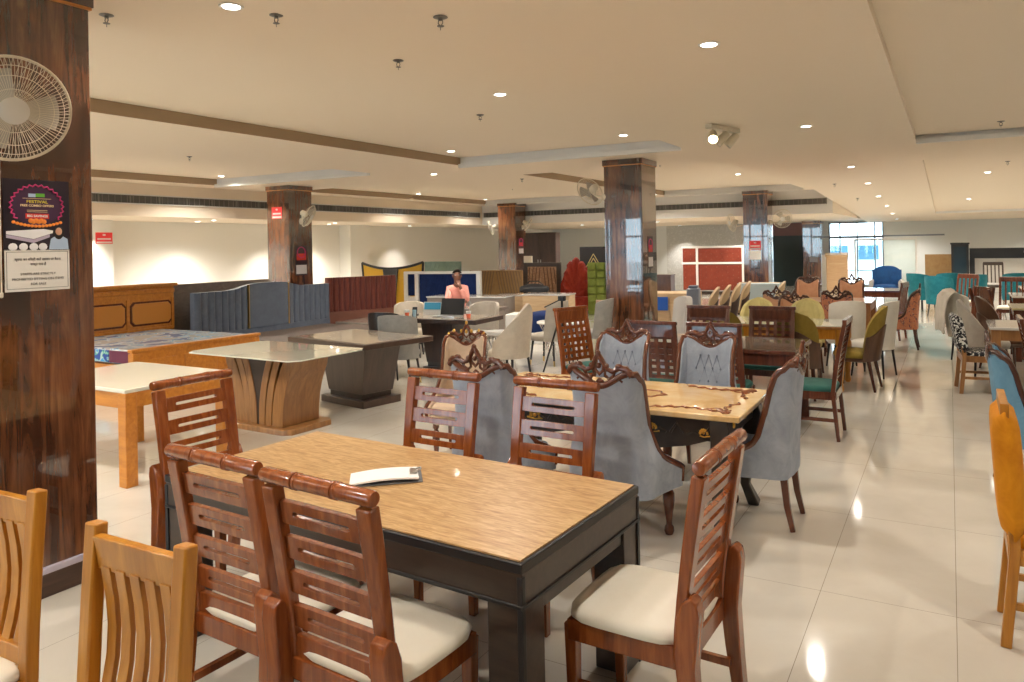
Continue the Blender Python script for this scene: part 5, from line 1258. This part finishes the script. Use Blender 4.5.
# ------------------------------------------------------------------ the seated person
def person():
    t = thing('person', 'seated person in a salmon shirt resting the chin on one hand behind the marble desk', 'person', -7.76, 11.2, R(215))
    def skin(name, verts, edges, radii, mat, parent, root=0, sub=1):
        me = bpy.data.meshes.new(name); me.from_pydata(verts, edges, []); o = bpy.data.objects.new(name, me); COL.objects.link(o)
        md = o.modifiers.new('skin', 'SKIN'); md.use_smooth_shade = True
        for i, r_ in enumerate(radii): me.skin_vertices[0].data[i].radius = (r_, r_) if not isinstance(r_, tuple) else r_
        me.skin_vertices[0].data[root].use_root = True
        if sub: o.modifiers.new('sub', 'SUBSURF').levels = sub; o.modifiers['sub'].render_levels = sub
        bpy.context.view_layer.update(); dg = bpy.context.evaluated_depsgraph_get()
        m2 = bpy.data.meshes.new_from_object(o.evaluated_get(dg)); bpy.data.objects.remove(o)
        for p in m2.polygons: p.use_smooth = True
        k = bpy.data.objects.new(name, m2); COL.objects.link(k); m2.materials.clear(); m2.materials.append(mat); k.parent = parent
        return k
    # +Y is the way the person faces; pelvis on a seat at .46
    V = {}; L = []; E_ = []; RR = []
    def a(n, p, r_, par=None):
        V[n] = len(L); L.append(p); RR.append(r_)
        if par: E_.append((V[par], V[n]))
    a('pelvis', (0, -.02, .56), (.15, .12)); a('waist', (0, 0, .72), (.135, .105), 'pelvis'); a('chest', (0, .05, .92), (.16, .115), 'waist'); a('collar', (0, .065, 1.05), (.12, .085), 'chest')
    a('neck', (0, .085, 1.11), .052, 'collar'); a('jaw', (0, .115, 1.17), (.060, .070), 'neck'); a('head', (0, .105, 1.25), (.078, .098), 'jaw'); a('crown', (0, .10, 1.325), (.062, .08), 'head')
    for s, n in ((-1, 'l'), (1, 'r')):
        a('sh' + n, (s * .145, .05, 1.02), .05, 'collar')
        if s < 0:
            a('el' + n, (s * .16, .26, .80), .042, 'sh' + n); a('wr' + n, (s * .06, .30, 1.04), .03, 'el' + n); a('pa' + n, (s * .03, .265, 1.105), (.036, .02), 'wr' + n); hand = (s * .03, .265, 1.105); dirv = (.15, -.6, .78)
        else:
            a('el' + n, (s * .17, .25, .80), .042, 'sh' + n); a('wr' + n, (s * .02, .42, .82), .03, 'el' + n); a('pa' + n, (s * -.06, .45, .825), (.036, .02), 'wr' + n); hand = (-.06 * s, .45, .825); dirv = (-.9, .35, -.1)
        d = Vector(dirv).normalized(); sd = d.cross(Vector((0, .6, .8))).normalized()
        for f, (o_, l_) in enumerate(((-.027, .068), (-.009, .078), (.009, .072), (.027, .056))):
            p1 = Vector(hand) + d * .045 + sd * o_; p2 = p1 + d * l_ * .55; p3 = p2 + (d * .7 + Vector((0, -.3, -.5))).normalized() * l_ * .5
            a(f'f{n}{f}a', tuple(p1), .0095, 'pa' + n); a(f'f{n}{f}b', tuple(p2), .009, f'f{n}{f}a'); a(f'f{n}{f}c', tuple(p3), .0075, f'f{n}{f}b')
        p1 = Vector(hand) - d * .005 + sd * -.036; p2 = p1 + (d * .6 - sd * .7).normalized() * .035; p3 = p2 + d * .03
        a(f't{n}a', tuple(p1), .011, 'pa' + n); a(f't{n}b', tuple(p2), .01, f't{n}a'); a(f't{n}c', tuple(p3), .008, f't{n}b')
        a('hip' + n, (s * .10, .02, .52), .09, 'pelvis'); a('knee' + n, (s * .13, .42, .50), .06, 'hip' + n); a('ank' + n, (s * .13, .40, .10), .042, 'knee' + n); a('toe' + n, (s * .14, .54, .04), .036, 'ank' + n)
    body = skin('body', L, E_, RR, skin_m, t)
    # clothes follow the same skeleton a little fuller
    def sub_skin(name, names, grow, mat):
        idx = {V[n]: i for i, n in enumerate(names)}
        vs = [L[V[n]] for n in names]; es = [(idx[x], idx[y]) for x, y in E_ if x in idx and y in idx]
        rr = [tuple(q + grow for q in RR[V[n]]) if isinstance(RR[V[n]], tuple) else RR[V[n]] + grow for n in names]
        return skin(name, vs, es, rr, mat, t)
    sub_skin('shirt', ['pelvis', 'waist', 'chest', 'collar', 'neck', 'shl', 'ell', 'wrl', 'shr', 'elr', 'wrr'], .022, salmon)
    sub_skin('trousers', ['pelvis', 'hipl', 'kneel', 'ankl', 'hipr', 'kneer', 'ankr'], .018, navy_trouser)
    sub_skin('shoes_left', ['ankl', 'toel'], .008, black_plastic).name = 'shoe'; sub_skin('shoes_right', ['ankr', 'toer'], .008, black_plastic).name = 'shoe'
    A = []; B = []
    for i in range(8):
        ph = R(88 - 76 * i / 7); A.append([]); B.append([])
        for j in range(24):
            th = 2 * PI * j / 23; front = max(0, math.sin(th)); ph2 = ph + R(52) * front * (i / 7) if i else ph
            for g_, off in ((A, .010), (B, .0)):
                g_[-1].append(((.078 + off) * math.cos(ph2) * math.cos(th) * 1.0, .100 + (.098 + off) * math.cos(ph2) * math.sin(th), 1.275 + (.092 + off) * math.sin(ph2)))
    MB().sheet(A, B).build('hair', hair_m, t, ang=70)
    MB().prism([(-.011, 1.225), (.011, 1.225), (.006, 1.27), (-.006, 1.27)], 'y', .185, .212).build('nose', skin_m, t, .004)
    for s in (-1, 1):
        MB().ball((s * .030, .183, 1.268), .011, 8, 6, (1.3, .7, .8)).build('eye', M('eye_white', (.6, .58, .55), .3) if s < 0 else bpy.data.materials['eye_white'], t)
        MB().ball((s * .030, .1905, 1.267), .0062, 8, 6, (1, .6, 1)).build('iris', hair_m, t)
        MB().ball((s * .079, .10, 1.25), .022, 8, 6, (.4, .8, 1.3)).build('ear', skin_m, t)
    MB().ball((0, .180, 1.195), .02, 8, 5, (1.1, .5, .35)).build('mouth', M('lips', (.16, .05, .04), .5), t)
person()
shell_chair('grey chair the person sits on behind the marble desk', -7.74, 11.2, R(215), None, grey_cl, h=.82, wrap=60, seat_z=.45)

# ------------------------------------------------------------------ daylight and render settings
w = bpy.data.worlds.new('sky'); S.world = w; w.use_nodes = True
bg = w.node_tree.nodes['Background']; bg.inputs[0].default_value = (.70, .85, 1.0, 1); bg.inputs[1].default_value = SKY
def portal(x, y, z, rot, sx, sz):
    l = bpy.data.lights.new('window_portal', 'AREA'); l.shape = 'RECTANGLE'; l.size = sx; l.size_y = sz; l.energy = 1; l.cycles.is_portal = True
    o = bpy.data.objects.new('window_portal', l); COL.objects.link(o); o.location = (x, y, z); o.rotation_euler = rot
portal(-9.1, YB - .32, 1.53, (-PI / 2, 0, PI), 9, 2.45)
portal((WX0 + WX1) / 2, YF + .32, 1.21, (PI / 2, 0, PI), 1.9, 2.42)
S.view_settings.view_transform = 'Standard'; S.view_settings.look = 'None'; S.view_settings.gamma = 1; S.view_settings.use_curve_mapping = False
S.view_settings.exposure = EXPO
S.cycles.max_bounces = 8; S.cycles.diffuse_bounces = 4; S.cycles.glossy_bounces = 4; S.cycles.transparent_max_bounces = 8; S.cycles.caustics_reflective = False; S.cycles.caustics_refractive = False
S.cycles.sample_clamp_indirect = 6; S.cycles.use_denoising = True
